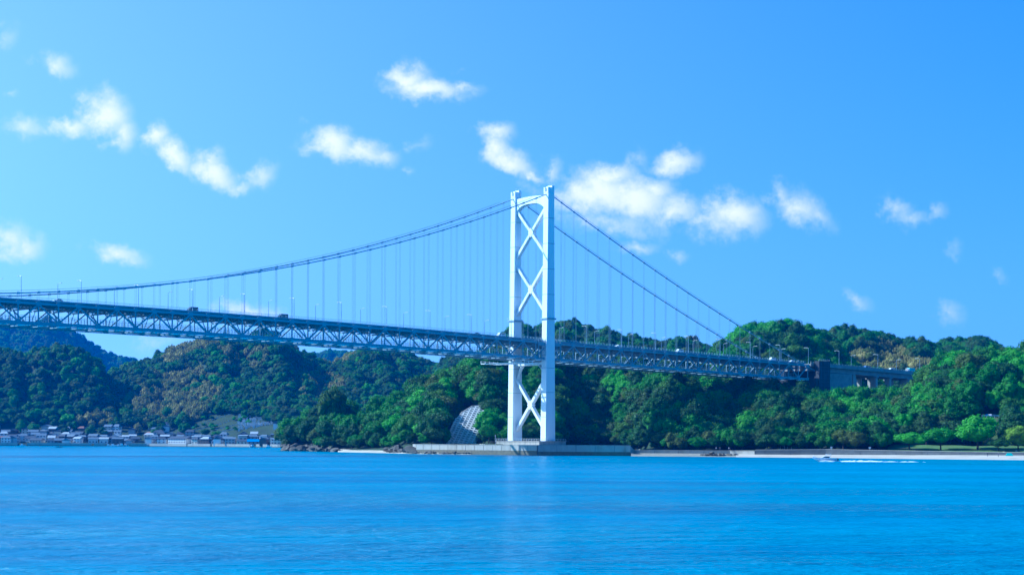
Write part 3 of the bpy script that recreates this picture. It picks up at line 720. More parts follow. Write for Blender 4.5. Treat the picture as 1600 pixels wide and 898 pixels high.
def forest(name, pts, label):
    me = bpy.data.meshes.new(name); me.from_pydata([p[:3] for p in pts], [], []); n = len(pts)
    for an, tp, vals in (('scl','FLOAT',[p[3] for p in pts]),('hs','FLOAT',[p[4] for p in pts]),('rot','FLOAT',[p[5] for p in pts]),('kind','INT',[ORDER.index(p[6])*10+p[7] for p in pts])):
        a = me.attributes.new(an, tp, 'POINT'); a.data.foreach_set('value', vals)
    o = link(name, me, None); tag(o, label, 'forest', kind='stuff')
    g = bpy.data.node_groups.new(name+'_nodes', 'GeometryNodeTree')
    g.interface.new_socket('Geometry', in_out='INPUT', socket_type='NodeSocketGeometry'); g.interface.new_socket('Geometry', in_out='OUTPUT', socket_type='NodeSocketGeometry')
    n_, l = g.nodes, g.links; gi, go = n_.new('NodeGroupInput'), n_.new('NodeGroupOutput'); jn = n_.new('GeometryNodeJoinGeometry')
    def attr(nm, tp):
        x = n_.new('GeometryNodeInputNamedAttribute'); x.data_type = tp; x.inputs[0].default_value = nm; return x.outputs[0]
    sc, hs_, ro, ki = attr('scl','FLOAT'), attr('hs','FLOAT'), attr('rot','FLOAT'), attr('kind','INT')
    mz = n_.new('ShaderNodeMath'); mz.operation = 'MULTIPLY'; l.new(sc, mz.inputs[0]); l.new(hs_, mz.inputs[1])
    cs = n_.new('ShaderNodeCombineXYZ'); l.new(sc, cs.inputs[0]); l.new(sc, cs.inputs[1]); l.new(mz.outputs[0], cs.inputs[2])
    cr = n_.new('ShaderNodeCombineXYZ'); l.new(ro, cr.inputs[2])
    for kv in sorted({ORDER.index(p[6])*10+p[7] for p in pts}):
        kd, i = ORDER[kv//10], kv % 10
        src = first.get((kd, i)) or next(v for (a, b), v in first.items() if a == kd)
        oi = n_.new('GeometryNodeObjectInfo'); oi.transform_space = 'ORIGINAL'; oi.inputs['Object'].default_value = src
        cmp = n_.new('FunctionNodeCompare'); cmp.data_type = 'INT'; cmp.operation = 'EQUAL'
        l.new(ki, cmp.inputs[2]); cmp.inputs[3].default_value = kv
        ip = n_.new('GeometryNodeInstanceOnPoints'); l.new(gi.outputs[0], ip.inputs['Points']); l.new(cmp.outputs[0], ip.inputs['Selection']); l.new(oi.outputs['Geometry'], ip.inputs['Instance'])
        l.new(cr.outputs[0], ip.inputs['Rotation']); l.new(cs.outputs[0], ip.inputs['Scale']); l.new(ip.outputs[0], jn.inputs[0])
    l.new(jn.outputs[0], go.inputs[0])
    md = o.modifiers.new('scatter', 'NODES'); md.node_group = g; return o
# single trees that stand out on the shore
for px, yb, yt, wpx, dY, k, i, hsx, lab in (
    (1421,702.5,674,52,840,'bright',3,None,'round dome-shaped green tree on the grass, leftmost of the shore trees above the beach wall'),
    (1470,703,667,46,836,'bright',1,None,'light green spreading tree standing alone on the lawn behind the sea wall'),
    (1527,704,653,66,834,'bright',0,None,'largest rounded green tree on the lawn above the beach'),
    (1591,705,668,44,826,'yellow',2,None,'yellow-green tree at the right edge above the beach umbrellas'),
    (1560,704,684,34,822,'dark',3,None,'low dark green bushy tree beside the yellow-green tree'),
    (1363,701,677,28,850,'bright',4,None,'small round light green tree behind the sea wall near the lawn'),
    (1340,701,668,44,862,'dark',2,None,'tall dark shade tree left of the small round light green tree'),
    (1233,701,682,20,868,'mid',4,None,'small round green tree beside the white pavilion roof'),
    (1305,700,655,62,874,'mid',1,None,'wide green tree with layered branches above the speedboat'),
    (520,690,611,44,1120,'olive',2,None,'tallest olive green tree rising from the low headland point'),
    (757,694,672,26,960,'dark',4,None,'dark rounded bush at the foot of the concrete grid embankment'),
    (775,693,676,20,965,'mid',2,None,'small green tree beside the concrete block under the tower'),
    (1290,576,553,17,1262,'mid',4,None,'small pointed green tree on the dark knoll behind the viaduct')):
    b = at(px, yb, dY); t_ = at(px, yt, dY); size = wpx/F*dY; hh = (t_.z-b.z); 
    if lab.startswith('tallest'): b.z = float(near_h(b.x, b.y)); hh = t_.z-b.z
    tree((b.x, b.y, b.z-.1), size, hh/(size*.9), .7*i, k, i, lab)
bc = at(1385, 560, 1420); bc.z = float(right_far_h(bc.x, bc.y))
tree(bc, 10, 1.1, .4, 'bamboo', 0, 'tallest straw coloured bamboo clump on the hill behind the viaduct', cat='bamboo')
for k in ORDER:
    for i in range(5):
        if k != 'bamboo' and (k, i) not in first: pass
forest('forest_canopy', rest, 'dense green wood covering the slopes behind and around the bridge end')

BAM_C = [(1318,556),(1345,540),(1380,541),(1420,552),(1455,563),(1470,590),(1300,590)]
BAM_E = [[(255,560),(285,533),(330,530),(345,540),(300,556),(262,575)],[(200,640),(215,605),(240,590),(300,575),(345,585),(350,620),(310,655),(250,660)],[(108,664),(125,648),(150,645),(178,650),(170,668)],[(440,600),(500,575),(545,600),(530,630),(470,625)],[(495,570),(520,556),(560,556),(550,570)],[(200,672),(230,660),(240,672)],[(330,545),(420,545),(415,580),(350,575)]]
def scatter(fn, p0, p1, y0, y1, step, cond, kindf, smin, smax):
    out = []; Y = y0
    while Y < y1:
        x0, x1 = (p0-800)/F*Y, (p1-800)/F*Y
        for X in np.arange(x0, x1, step):
            a, b = X+rng.uniform(-.4,.4)*step, Y+rng.uniform(-.4,.4)*step; px = 800+F*a/b; z = float(fn(a, b))
            if z < 2: continue
            qx, qy = pix(a, b, z+4)
            if not cond(px, b, z, qx, qy): continue
            k = kindf(qx, qy, rng.random()); out.append((a, b, z-.8, float(rng.uniform(smin, smax))*(.95 if k == 'bamboo' else 1), float(rng.uniform(.85,1.2)), float(rng.uniform(0,6.28)), k, int(rng.integers(2 if k == 'bamboo' else 5))))
        Y += step
    return out
def kc(qx, qy, r):
    if inside(np.array(qx), np.array(qy), BAM_C): return 'bamboo' if r < .85 else 'olive'
    return 'dark' if r < .45 else ('olive' if r > .93 else 'mid')
def ke(qx, qy, r):
    for i, p in enumerate(BAM_E):
        if inside(np.array(qx), np.array(qy), p) and r < (.97, .85, .95, .6, .75, .8, .55)[i]: return 'bamboo'
    return 'dark' if r < .5 else ('olive' if r > .94 else ('bright' if r > .915 else 'mid'))
TERR = [(285,674),(300,655),(330,645),(370,646),(405,652),(437,662),(437,676),(400,676)]
forest('distant_woodland', scatter(right_far_h, 1215, 1690, 1245, 1600, 7.6, lambda px,Y,z,qx,qy: z > 12, kc, 9.0, 14), 'wooded hill with pale bamboo patch behind the viaduct')
forest('distant_woodland', scatter(mid_far_h, 730, 1170, 1400, 1740, 8.2, lambda px,Y,z,qx,qy: z > 22, lambda a,b,r: 'dark' if r < .5 else ('olive' if r > .9 else 'mid'), 9.5, 14), 'hazy wooded hill seen behind the white tower')
shr = []
for k in range(110):
    px, Y = rng.uniform(285, 440), rng.uniform(1850, 2080); X = (px-800)/F*Y; z = float(far_left_h(X, Y)); qx, qy = pix(X, Y, z)
    if inside(np.array(qx), np.array(qy), TERR): shr.append((X, Y, z, float(rng.uniform(3,7)), .8, float(rng.uniform(0,6)), 'mid' if rng.random() < .6 else 'bright', int(rng.integers(5))))
forest('distant_woodland', shr+scatter(far_left_h, -160, 860, 1820, 2330, 8.3,
    lambda px,Y,z,qx,qy: (Y > K(px,YV)+(88 if px < 470 else 60) or (px < 460 and Y > K(px,YV)+40 and vnoise(px/9.0, Y/20.0, 4) > .72)) and not (inside(np.array(qx),np.array(qy),TERR) and Y < 2120) and (px < 470 or qy < 690) and Y < (2170 if px < 140 else 2320), ke, 8.5, 14.5), 'wooded hills with straw bamboo patches above the village')
forest('distant_woodland', scatter(far_back_h, -230, 700, 4150, 4980, 17.0, lambda px,Y,z,qx,qy: z > 90 and qy < 600, lambda a,b,r: 'dark' if r < .5 else 'mid', 16, 26), 'farthest blue hazy wooded hills at the left')

# ------------------------------------------------------------------ sea walls, pier block, embankment
def pxX(px, Y): return (px-800)/F*Y
def wall_run(name, pts, th, ztop, zbot, label, m, tide=None, joint=12, grp=None, cop=True):
    """pts: (column, depth); a wall whose front runs along them"""
    P = [Vector((pxX(a, b), b, 0)) for a, b in pts]; o = P[len(P)//2].copy()
    zt_ = (lambda i: ztop[i]) if isinstance(ztop, (list, tuple)) else (lambda i: ztop)
    root = tag(empty(name, (o.x, o.y, 0)), label, 'sea wall', grp)
    def run(z0f, z1f, f0, f1):
        vs = []
        for i, p in enumerate(P):
            a, b = P[max(i-1,0)], P[min(i+1,len(P)-1)]; d = (b-a).normalized(); nn = Vector((-d.y, d.x, 0)); nn = nn if nn.y > 0 else -nn
            q0, q1 = p+nn*f0-o, p+nn*f1-o
            vs += [(q0.x,q0.y,z0f(i)),(q1.x,q1.y,z0f(i)),(q1.x,q1.y,z1f(i)),(q0.x,q0.y,z1f(i))]
        k = len(P); fs = [(0,1,2,3), tuple((k-1)*4+j for j in (3,2,1,0))]
        for i in range(k-1):
            for j in range(4): fs.append((i*4+j, i*4+4+j, i*4+4+(j+1)%4, i*4+(j+1)%4))
        return MB().raw(vs, fs)
    b_ = run(lambda i: zbot, lambda i: zt_(i)-(.25 if cop else 0), 0, th).build('wall_face', m, root)
    if cop: run(lambda i: zt_(i)-.25, lambda i: zt_(i), -.12, th+.1).build('coping', M['concrete_pale'], root)
    if tide: run(lambda i: zbot-.2, lambda i: tide, -.06, .3).build('tidal_band', M['concrete_wet'], root)
    if joint:
        g = MB()
        for a, b in zip(P[:-1], P[1:]):
            d = (b-a); n = max(1, int(d.length/joint)); dn = d.normalized(); nn = Vector((-dn.y, dn.x, 0)); nn = nn if nn.y > 0 else -nn
            for k in range(n): q = a+d*k/n-o-nn*.02; g.box(q.x-.09, q.x+.09, q.y-.03, q.y+.12, (tide or zbot)+.05, zt_(0)-.3 if not isinstance(ztop,(list,tuple)) else min(ztop)-.3)
        g.build('expansion_joint', M['dark_metal'], b_)
    return root
wall_run('sea_wall', [(645,951),(650,933.5),(700,914),(770,890),(839,867)], 3.5, 5.15, -1, 'sunlit pale concrete sea wall left of the tower pier with a dark tide line', M['concrete_pale'], 2.3, 6)
wall_run('sea_wall', [(840.5,866.5),(900,864),(960,861.5),(985,860.5)], 3.5, 5.2, -1, 'shaded high concrete platform wall in front of the tower base', M['concrete_pale'], 1.9, 7)
wall_run('sea_wall', [(986,867),(1060,863),(1140,858.5),(1179,849.5)], 3.5, 2.95, .2, 'low pale concrete wall above rubble between the pier and the beach', M['concrete_pale'], None, 10)
wall_run('sea_wall', [(1180,849),(1290,840.8),(1400,826),(1500,812),(1600,800),(1690,793)], 3.5, [3.45,3.9,3.5,3.2,3.0,2.9], .2, 'long dark grey sea wall behind the sandy beach', mat('shade_toned_wall_concrete', (.15,.155,.15), .9, noise=.25, nscale=.3), None, 14)  # shade on the wall front is put into this dark grey
# base block under the tower
blk = tag(empty('pier_block', B_LOC, B_ANG), 'pale rectangular concrete block carrying the tower legs', 'pier')
MB().box(-10,9.5,-17,17,4.2,6.9).build('block_body', M['concrete_pale'], blk, bevel=.1)
MB().box(-10.3,9.8,-17.3,17.3,6.9,7.2).build('top_slab', M['concrete_pale'], blk, bevel=.05)
m = MB()
for k in range(-14, 16, 4): m.box(-10.04,-9.96,k-.05,k+.05,4.8,6.85)
for k in range(-7, 9, 4): m.box(k-.05,k+.05,-17.04,-16.96,4.8,6.85)
m.build('formwork_lines', M['dark_metal'], blk)
m = MB()
for k in range(18): m.beam((-10,-17+k*2,7.2),(-10,-17+k*2,8.3),.08,.08,up=(1,0,0))
for k in range(11): m.beam((-10+k*1.95,-17,7.2),(-10+k*1.95,-17,8.3),.08,.08,up=(1,0,0))
m.beam((-10,-17,8.3),(-10,17,8.3),.08,.08); m.beam((-10,-17,8.3),(9.5,-17,8.3),.08,.08); m.beam((-10,-17,7.8),(-10,17,7.8),.06,.06); m.beam((-10,-17,7.8),(9.5,-17,7.8),.06,.06)
m.build('railing', M['steel'], blk)
# concrete grid embankment
Lb, Lt = 982.0, 1012.0
def latp(px, py):
    Y = Lb+(694-py)/58.0*(Lt-Lb); return at(px, py, Y)
o = latp(735, 694); la = tag(empty('slope_embankment', o), 'curved concrete grid embankment among the trees left of the tower', 'embankment')
poly = [latp(a, b)-o for a, b in LATTICE]; nrm = Vector((0,-1,0)); ctr = sum(poly, Vector())/len(poly)
e1 = (latp(760,670)-latp(710,670)).normalized(); e2 = (latp(735,645)-latp(735,690)).normalized(); nn = e1.cross(e2).normalized()
if nn.y > 0: nn = -nn
MB().raw([p for p in poly]+[p-nn*3 for p in poly], [tuple(range(len(poly)))]+[(i, i+len(poly), (i+1)%len(poly)+len(poly), (i+1)%len(poly)) for i in range(len(poly))]).build('backing_slab', mat('shotcrete', (.27,.29,.25), .9, noise=.5, nscale=.35), la)
pl = [((p-poly[0]).dot(e1), (p-poly[0]).dot(e2)) for p in poly]
us, vs_ = [p[0] for p in pl], [p[1] for p in pl]; rb = MB(); STEP = 2.3
def clip_run(fix, axis):
    seg = []; lo, hi = (min(vs_), max(vs_)) if axis else (min(us), max(us)); s = np.arange(lo, hi, .4)
    uu, vv = (np.full(len(s), fix), s) if axis else (s, np.full(len(s), fix))
    # ribs lean: columns tilt with the curve of the slope
    ins = inside(uu+(vv*.28 if axis else 0), vv-(0 if axis else .3*uu), pl); st = None
    for i, f in enumerate(list(ins)+[False]):
        if f and st is None: st = i
        if not f and st is not None:
            if i-st > 2:
                def P3(j): u, v = (fix+s[j]*.28, s[j]) if axis else (s[j], fix-.3*s[j]); return poly[0]+e1*u+e2*v+nn*.28
                rb.beam(P3(st), P3(i-1), .72, .5, up=nn)
            st = None
for f in np.arange(min(us)-20, max(us)+10, STEP*1.15): clip_run(f, True)
for f in np.arange(min(vs_)-4, max(vs_)+12, STEP*.95): clip_run(f, False)
rb.build('grid_beams', mat('grid_concrete', (.62,.62,.58), .85, noise=.2, nscale=.4), la)
MB().tube([p+nn*.3 for p in poly[1:-2]], .45, 6).build('edge_kerb', M['concrete_pale'], la)

# ------------------------------------------------------------------ anchorage, viaduct
anc = tag(empty('bridge_anchorage', B_LOC, B_ANG), 'concrete anchorage block, shade put into its dark colour, where the truss ends', 'anchorage')
M['dark_concrete'] = mat('shade_darkened_concrete', (.055,.062,.07), .9, noise=.25, nscale=.25, dirt=(.04,.045,.05), dscale=.12, dlo=.45, dhi=.7)  # dark concrete, darkened further to hold the shade at the truss end
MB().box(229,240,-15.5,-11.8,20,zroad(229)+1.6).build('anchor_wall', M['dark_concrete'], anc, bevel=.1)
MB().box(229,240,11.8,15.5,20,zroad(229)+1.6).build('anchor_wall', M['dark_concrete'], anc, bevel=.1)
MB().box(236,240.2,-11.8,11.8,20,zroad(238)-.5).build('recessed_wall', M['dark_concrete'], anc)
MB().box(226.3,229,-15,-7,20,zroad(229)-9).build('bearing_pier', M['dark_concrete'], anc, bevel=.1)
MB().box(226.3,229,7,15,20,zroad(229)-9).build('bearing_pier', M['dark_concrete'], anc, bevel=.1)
m = MB()
for k in range(14): m.box(229.4,239.6,-15.56,-15.44,24+k*2.3,24.12+k*2.3)
for k in range(3): m.box(231+k*3.6,231.15+k*3.6,-15.56,-15.44,22,zroad(229)+1.2)
m.build('formwork_lines', M['dark_metal'], anc)
m = MB()
for k in range(6): m.beam((229+2*k,-15.4,zroad(229)+1.6),(229+2*k,-15.4,zroad(229)+2.7),.09,.09,up=(1,0,0))
m.beam((229,-15.4,zroad(229)+2.7),(239.6,-15.4,zroad(229)+2.7),.09,.09); m.build('railing', M['steel'], anc)
via = tag(empty('viaduct', B_LOC, B_ANG), 'grey concrete road viaduct continuing from the bridge into the wooded hill', 'viaduct')
tv = [226]+list(np.arange(240.3, 425, 12.0))
gd = ribbon(-11.4, 11.4, -1.1, -.25, tv).build('deck_slab', M['concrete'], via)
ribbon(-10.6, 10.6, -.25, -.15, tv).build('carriageway', M['asphalt'], gd)
for y0, y1 in ((-9.2,-7.0),(-3,-1),(1,3),(7.0,9.2)): ribbon(y0, y1, -4.4, -1.1, tv).build('girder', M['concrete'], via)
for y in (-11.3, 11.3):
    pr = ribbon(y-.2, y+.2, -1.6, .75, tv).build('parapet', M['concrete'], via)
    m = MB()
    for a, b in zip(tv[:-1], tv[1:]):
        m.beam((a,y,zroad(a)+1.15),(b,y,zroad(b)+1.15),.08,.08)
        for k in range(4): t = a+k*3; m.beam((t,y,zroad(t)+.7),(t,y,zroad(t)+1.15),.08,.08,up=(1,0,0))
    m.build('hand_rail', M['steel'], pr)
MB().box(240.3,270,-10.2,9,20,zroad(270)-4.5).build('abutment', M['concrete'], via, bevel=.1)
m = MB().prism([(270.2,20),(270.2,zroad(270)-4.6),(272.5,zroad(272)-4.6),(281,20)], -10.8, -9.8); m.build('wing_wall', M['concrete_pale'], via)
for t, y0, y1 in ((297,-9.5,-5),(297,3,8),(312,-9.5,-5.5),(312,3,8),(332,-9.5,-3.2),(332,3,8),(352,-9.5,-5),(352,3,8),(378,-9.5,-5)):
    p_ = MB().box(t-1.1,t+1.1,y0,y1,20,zroad(t)-5.3).build('pier_column', M['concrete_pale'], via, bevel=.08)
for t in (297,312,332,352,378): MB().box(t-1.4,t+1.4,-10.2,9.6,zroad(t)-5.3,zroad(t)-4.42).build('cross_head', M['concrete'], via, bevel=.05)

# ------------------------------------------------------------------ sand
sand = mat('sand', (.52,.46,.36), .95, noise=.12, nscale=.2, dirt=(.40,.34,.25), dscale=.08, dlo=.5, dhi=.7)
def sheet(name, pxs, yback, zback, yfront, m, n=6):
    vs, fs = [], []
    for px in pxs:
        a, b = K(px, yback), K(px, yfront); z0 = K(px, zback) if isinstance(zback, list) else zback
        for j in range(n+2):
            f = j/n; Y = a+(b-a)*f; z = z0*(1-f)**1.1 if f <= 1 else -1.2
            if j == n+1: Y = b-14
            vs.append((pxX(px, Y), Y, z+(0 if f in (0,) or f >= 1 else .08*math.sin(px*.13+j)*(1-f))))
    c = n+2
    for i in range(len(pxs)-1):
        for j in range(c-1): fs.append((i*c+j, (i+1)*c+j, (i+1)*c+j+1, i*c+j+1))
    return tag(MB().raw(vs, fs).build(name, m, smooth=True), kind='structure')
YS5 = [(p, y-.4) for p, y in YS]
sheet('sand_beach', list(range(1150,1700,10)), YS5, [(1150,1.2),(1200,1.1),(1290,1.25),(1500,1.55),(1700,1.7)], [(1150,824),(1180,818),(1290,805),(1450,765),(1600,741),(1700,722)], sand)
sheet('sand_beach', list(range(528,660,6)), [(520,1085),(540,1066),(600,1016),(645,955),(660,950)], 1.6, [(520,1062),(540,1040),(600,982),(645,940),(660,930)], sand)
shingle = mat('shingle', (.30,.27,.20), .95, noise=.4, nscale=.7, bump=.6, bscale=1.5)
sheet('shingle_shore', list(range(986,1160,6)), YS5, [(986,1.5),(1160,1.3)], [(986,846),(1060,838),(1160,828)], shingle)
sheet('shingle_shore', list(range(640,742,6)), YS5, [(640,1.2),(700,.9),(740,.3)], [(640,938),(700,905),(740,896)], shingle)

# ------------------------------------------------------------------ rocks
def rock_mesh(seed, flat=.7):
    import bmesh
    r = np.random.default_rng(seed); bm = bmesh.new(); bmesh.ops.create_icosphere(bm, subdivisions=3, radius=.5); pl_ = [(r.normal(size=3), r.uniform(.15,.40)) for _ in range(16)]
    for v in bm.verts:
        p = np.array(v.co[:])
        for nr, dd in pl_:
            nr = nr/np.linalg.norm(nr); k = p.dot(nr)-dd
            if k > 0: p = p-nr*k*.9
        p *= 1+.12*(float(vnoise(p[0]*7+9, p[1]*7+p[2]*5+9, seed))-.5); v.co = (p[0], p[1], p[2]*flat)
    me = bpy.data.meshes.new('rock'); bm.to_mesh(me); bm.free(); me.materials.append(rockm); return me
RK = [rock_mesh(s, f) for s, f in ((1,.8),(2,.6),(3,1.0),(4,.7))]
def rocks(n, p0, p1, yf, zf, smin, smax, label, group, seed):
    r = random.Random(seed)
    for k in range(n):
        px = p0+(p1-p0)*(k+r.random())/n; Y = yf(px)+r.uniform(-1,1)*3; s = r.uniform(smin, smax)*(1.6 if r.random() < .2 else 1)
        o = bpy.data.objects.new('rock', RK[r.randrange(4)]); col.objects.link(o); o.location = (pxX(px, Y), Y, zf(px)+s*.10)
        o.scale = (s*r.uniform(.9,1.7), s, s*r.uniform(.6,1.1)); o.rotation_euler = (r.uniform(-.3,.3), r.uniform(-.3,.3), r.uniform(0,6)); tag(o, label, 'rock', group)
rocks(34, 441, 500, lambda p: K(p, YS)-3, lambda p: .5, 2.6, 6.0, 'jagged grey-brown rock at the waterline of the left headland', 'rocks along the headland foot', 3)
rocks(20, 441, 498, lambda p: K(p, YS)+4, lambda p: 2.6, 2.6, 5.5, 'upper grey-brown rock under the trees of the left headland', 'upper rocks of the headland', 4)
rocks(14, 500, 535, lambda p: K(p, YS)-4, lambda p: .4, 1.8, 4.0, 'dark low rock between the headland and the sandy cove', 'rocks beside the cove', 5)
rocks(22, 600, 646, lambda p: K(p, YS)-14, lambda p: 1.2, 2.5, 5.8, 'tilted grey rock at the right end of the sandy cove', 'rocks at the right end of the cove', 6)
rocks(34, 650, 738, lambda p: K(p, YS)-10, lambda p: .5, .9, 2.2, 'small brown rubble stone at the foot of the sunlit sea wall', 'rubble under the sunlit sea wall', 7)
rocks(22, 1095, 1150, lambda p: 842, lambda p: .7, 1.2, 3.4, 'brown rock heaped before the low wall right of the pier', 'rocks before the low wall', 8)

# ------------------------------------------------------------------ street lamps on the bridge
M['lamp'] = mat('lamp_paint', (.50,.55,.57), .4)
def make_lamp():
    r = empty('street_lamp', (0,0,0))
    MB().tube([(0,0,0),(0,0,.5)], .22, 8).build('base', M['lamp'], r)
    MB().tube([(0,0,.4),(0,0,5),(0,0,9.6)], [.14,.115,.085], 8).build('pole', M['hanger'], r)
    MB().tube([(0,0,9.5),(0,1.2,9.85),(0,2.4,9.9)], .085, 6).build('arm', M['lamp'], r)
    MB().box(-.22,.22,2.3,3.5,9.78,9.98).build('lamp_head', M['lamp'], r, bevel=.05); return r
lamp0 = make_lamp(); lk = kidmap(lamp0); used = [False]
def lamp(t, side, i, n):
    y = -10.9 if side < 0 else 10.9; p = bridge_pt(t, y, zroad(t)-.2); rz = B_ANG+(0 if side < 0 else math.pi)
    if not used[0]: o = lamp0; used[0] = True; o.location = p; o.rotation_euler.z = rz
    else: o = copy_tree(lamp0, lk, p, rz)
    sd = 'near' if side < 0 else 'far'
    OR = ['first','second','third','fourth','fifth','sixth','seventh','eighth','ninth','tenth','eleventh','twelfth']
    tag(o, f'{OR[i]} {sd}-side street lamp '+('right of the anchorage on the viaduct' if t > 240 else ('right of the tower on the side span' if t > 0 else 'left of the tower on the main span')), 'street lamp', 'street lamps along the bridge road')
import itertools
def lamps(side, t0, tmin, tmax, step=27.65):
    tl = [t0+k*step for k in range(-20, 30) if tmin < t0+k*step < tmax and abs(t0+k*step) > 4]
    for grp_ in (sorted([t for t in tl if t < 0], reverse=True), sorted([t for t in tl if 0 < t <= 247]), sorted([t for t in tl if t > 247])):
        for i, t in enumerate(grp_): lamp(t, side, i, len(grp_))
lamps(-1, t_at(604, -10.9), -322, 240); lamps(1, t_at(630.4, 10.9), -322, 240)
for side, pxs in ((-1, (1311, 1371.6, 1437)), (1, (1330, 1400.6))):
    for i, px in enumerate(pxs): lamp(t_at(px, 10.9*side), side, i, 3)
t = t_at(1084.5, 10.9); ms = tag(empty('camera_mast', bridge_pt(t, 10.9, zroad(t)-.2)), 'dark mast with a wide round top standing on the side span', 'mast')
MB().tube([(0,0,0),(0,0,11.5)], .28, 8).build('pole', M['dark_metal'], ms); MB().tube([(0,0,11.3),(0,0,11.8),(0,0,12.6)], [.5,1.1,.9], 10).build('mast_head', M['dark_metal'], ms)

# ------------------------------------------------------------------ vehicles
M['glass'] = mat('car_glass', (.02,.03,.04), .08); M['tyre'] = mat('tyre', (.02,.02,.02), .9)
PAINT = {'white': mat('white_paint', (.80,.80,.80), .3), 'silver': mat('silver_paint', (.5,.52,.54), .3, .4), 'dark': mat('dark_paint', (.03,.04,.05), .3), 'blue': mat('blue_paint', (.05,.15,.35), .3), 'red': mat('red_paint', (.4,.05,.04), .3), 'teal': mat('teal_paint', (.10,.45,.42), .35)}
def vehicle(kind, paint, p, rz, label):
    r = tag(empty('parked_car' if kind == 'parked' else kind, p, rz), label, 'car' if kind in ('car','parked') else kind)
    m = PAINT[paint]
    if kind in ('car', 'parked'):
        MB().prism([(-2.1,.35),(-2.15,.8),(-1.9,.95),(1.0,.95),(2.05,.8),(2.15,.4),(2.0,.3),(-2.0,.3)][::-1], -.85, .85).build('body', m, r, bevel=.06)
        MB().prism([(-1.75,.95),(-1.35,1.46),(.25,1.48),(1.05,.95)][::-1], -.74, .74).build('cabin', m, r, bevel=.05)
        MB().prism([(-1.5,1.0),(-1.22,1.38),(.18,1.40),(.82,1.0)][::-1], -.76, .76).build('window', M['glass'], r)
        L_, wx = 1, (-1.35, 1.35)
    elif kind == 'van':
        MB().prism([(-2.4,.35),(-2.4,2.0),(-2.2,2.1),(1.5,2.1),(2.1,1.25),(2.5,1.1),(2.55,.35)][::-1], -.9, .9).build('body', m, r, bevel=.06)
        MB().prism([(-2.1,1.25),(-2.1,1.85),(1.4,1.85),(1.85,1.25)][::-1], -.92, .92).build('window', M['glass'], r); wx = (-1.5, 1.6)
    else:
        MB().box(-4.2,1.8,-1.15,1.15,.9,3.3).build('cargo_box', m, r, bevel=.06)
        MB().prism([(2.0,.6),(2.0,2.7),(3.4,2.7),(3.9,1.6),(3.9,.6)][::-1], -1.1, 1.1).build('cab', PAINT['white'], r, bevel=.06)
        MB().prism([(3.45,2.55),(3.9,1.7),(3.93,1.7),(3.48,2.55)][::-1], -1.0, 1.0).build('windscreen', M['glass'], r); MB().box(-4.1,3.6,-.5,.5,.5,.9).build('chassis', M['dark_metal'], r); wx = (-3.2, 2.9)
    for x in wx:
        for y in (-.82, .82): MB().tube([(x,y-.12,.34),(x,y+.12,.34)], .36, 12).build('wheel', M['tyre'], r)
    return r
for px, y, kind, paint, lab in (
    (90,-7.5,'car','silver','silver car near the left end of the main span'), (301,-7.5,'van','dark','dark van driving on the main span between two lamps'),
    (442,-7.5,'van','dark','dark van on the middle of the main span beside a cloud'), (744,-3.5,'car','dark','dark car approaching the tower from the left'),
    (783,-7.5,'van','white','white van just left of the tower on the bridge deck'), (966,-7.5,'car','white','white car on the side span nearest the tower'),
    (1062,-7.5,'van','white','small white van on the middle of the side span'), (1207,-7.5,'van','white','white van near the low end of the far cable'),
    (1237,-7.5,'car','white','white car on the side span close to the anchorage'), (1354,-7.5,'van','blue','blue van on the viaduct beside the anchorage'),
    (1393,-7.5,'van','white','white van on the middle of the viaduct'), (1422,-7.5,'truck','teal','teal box lorry at the right end of the viaduct')):
    t = t_at(px, y); vehicle(kind, paint, bridge_pt(t, y, zroad(t)-.15), B_ANG+(math.pi if y < 0 else 0), lab)
for px, paint, lab in ((1541,'blue','blue parked car at the left of the small hillside car park'),(1546.5,'white','white parked car in the middle of the small hillside car park'),(1552,'dark','dark parked car at the right of the small hillside car park'),(1536.5,'red','red parked car at the end of the small hillside car park')):
    vehicle('parked', paint, (pxX(px, 884), 884, 20.35), 1.4, lab)
g = tag(empty('guard_rail', (pxX(1548,876), 876, 20.3)), 'white guard rail in front of the hillside car park', 'guard rail')
MB().box(-4.6,4.2,-.08,.05,.45,.95).build('rail', M['lamp'], g)
for k in range(5): MB().box(-4.4+k*2.1,-4.25+k*2.1,.06,.2,-.5,.9).build('post', M['lamp'], g)

# ------------------------------------------------------------------ speedboat and its wake
bp = Vector((pxX(1290, 640), 640, 0)); bt_ = tag(empty('speedboat', bp, math.pi-.05), 'white motor cruiser with raised bow speeding left before the beach', 'boat')
sec = [(-4.2,1.25,-.3,.95),(-2,1.4,-.35,1.0),(0.5,1.38,-.3,1.15),(2.5,1.0,-.05,1.35),(3.8,.5,.45,1.6),(4.7,.05,1.15,1.75)]
vs = []
for x, hw, z0, z1 in sec: vs += [(x,-hw,z1),(x,-hw*.75,(z0+z1)*.45),(x,0,z0),(x,hw*.75,(z0+z1)*.45),(x,hw,z1)]
fs = [(i*5+j, i*5+5+j, i*5+6+j, i*5+j+1) for i in range(5) for j in range(4)]+[(i*5+4, i*5+9, i*5+5, i*5) for i in range(5)]+[(0,1,2,3,4),(29,28,27,26,25)]
hull = MB().raw(vs, fs).build('hull', PAINT['white'], bt_)
st_ = MB()
for s in (-1, 1): st_.raw([(x, s*(hw+.015), z1-.32) for x, hw, z0, z1 in sec]+[(x, s*(hw+.012), z1-.18) for x, hw, z0, z1 in sec], [(i, i+1, i+7, i+6) for i in range(5)])
st_.build('hull_stripe', PAINT['blue'], hull)
MB().prism([(-1.6,1.1),(-1.5,1.95),(.4,2.0),(1.8,1.35),(2.2,1.25)][::-1], -.95, .95).build('cabin', PAINT['white'], bt_, bevel=.06)
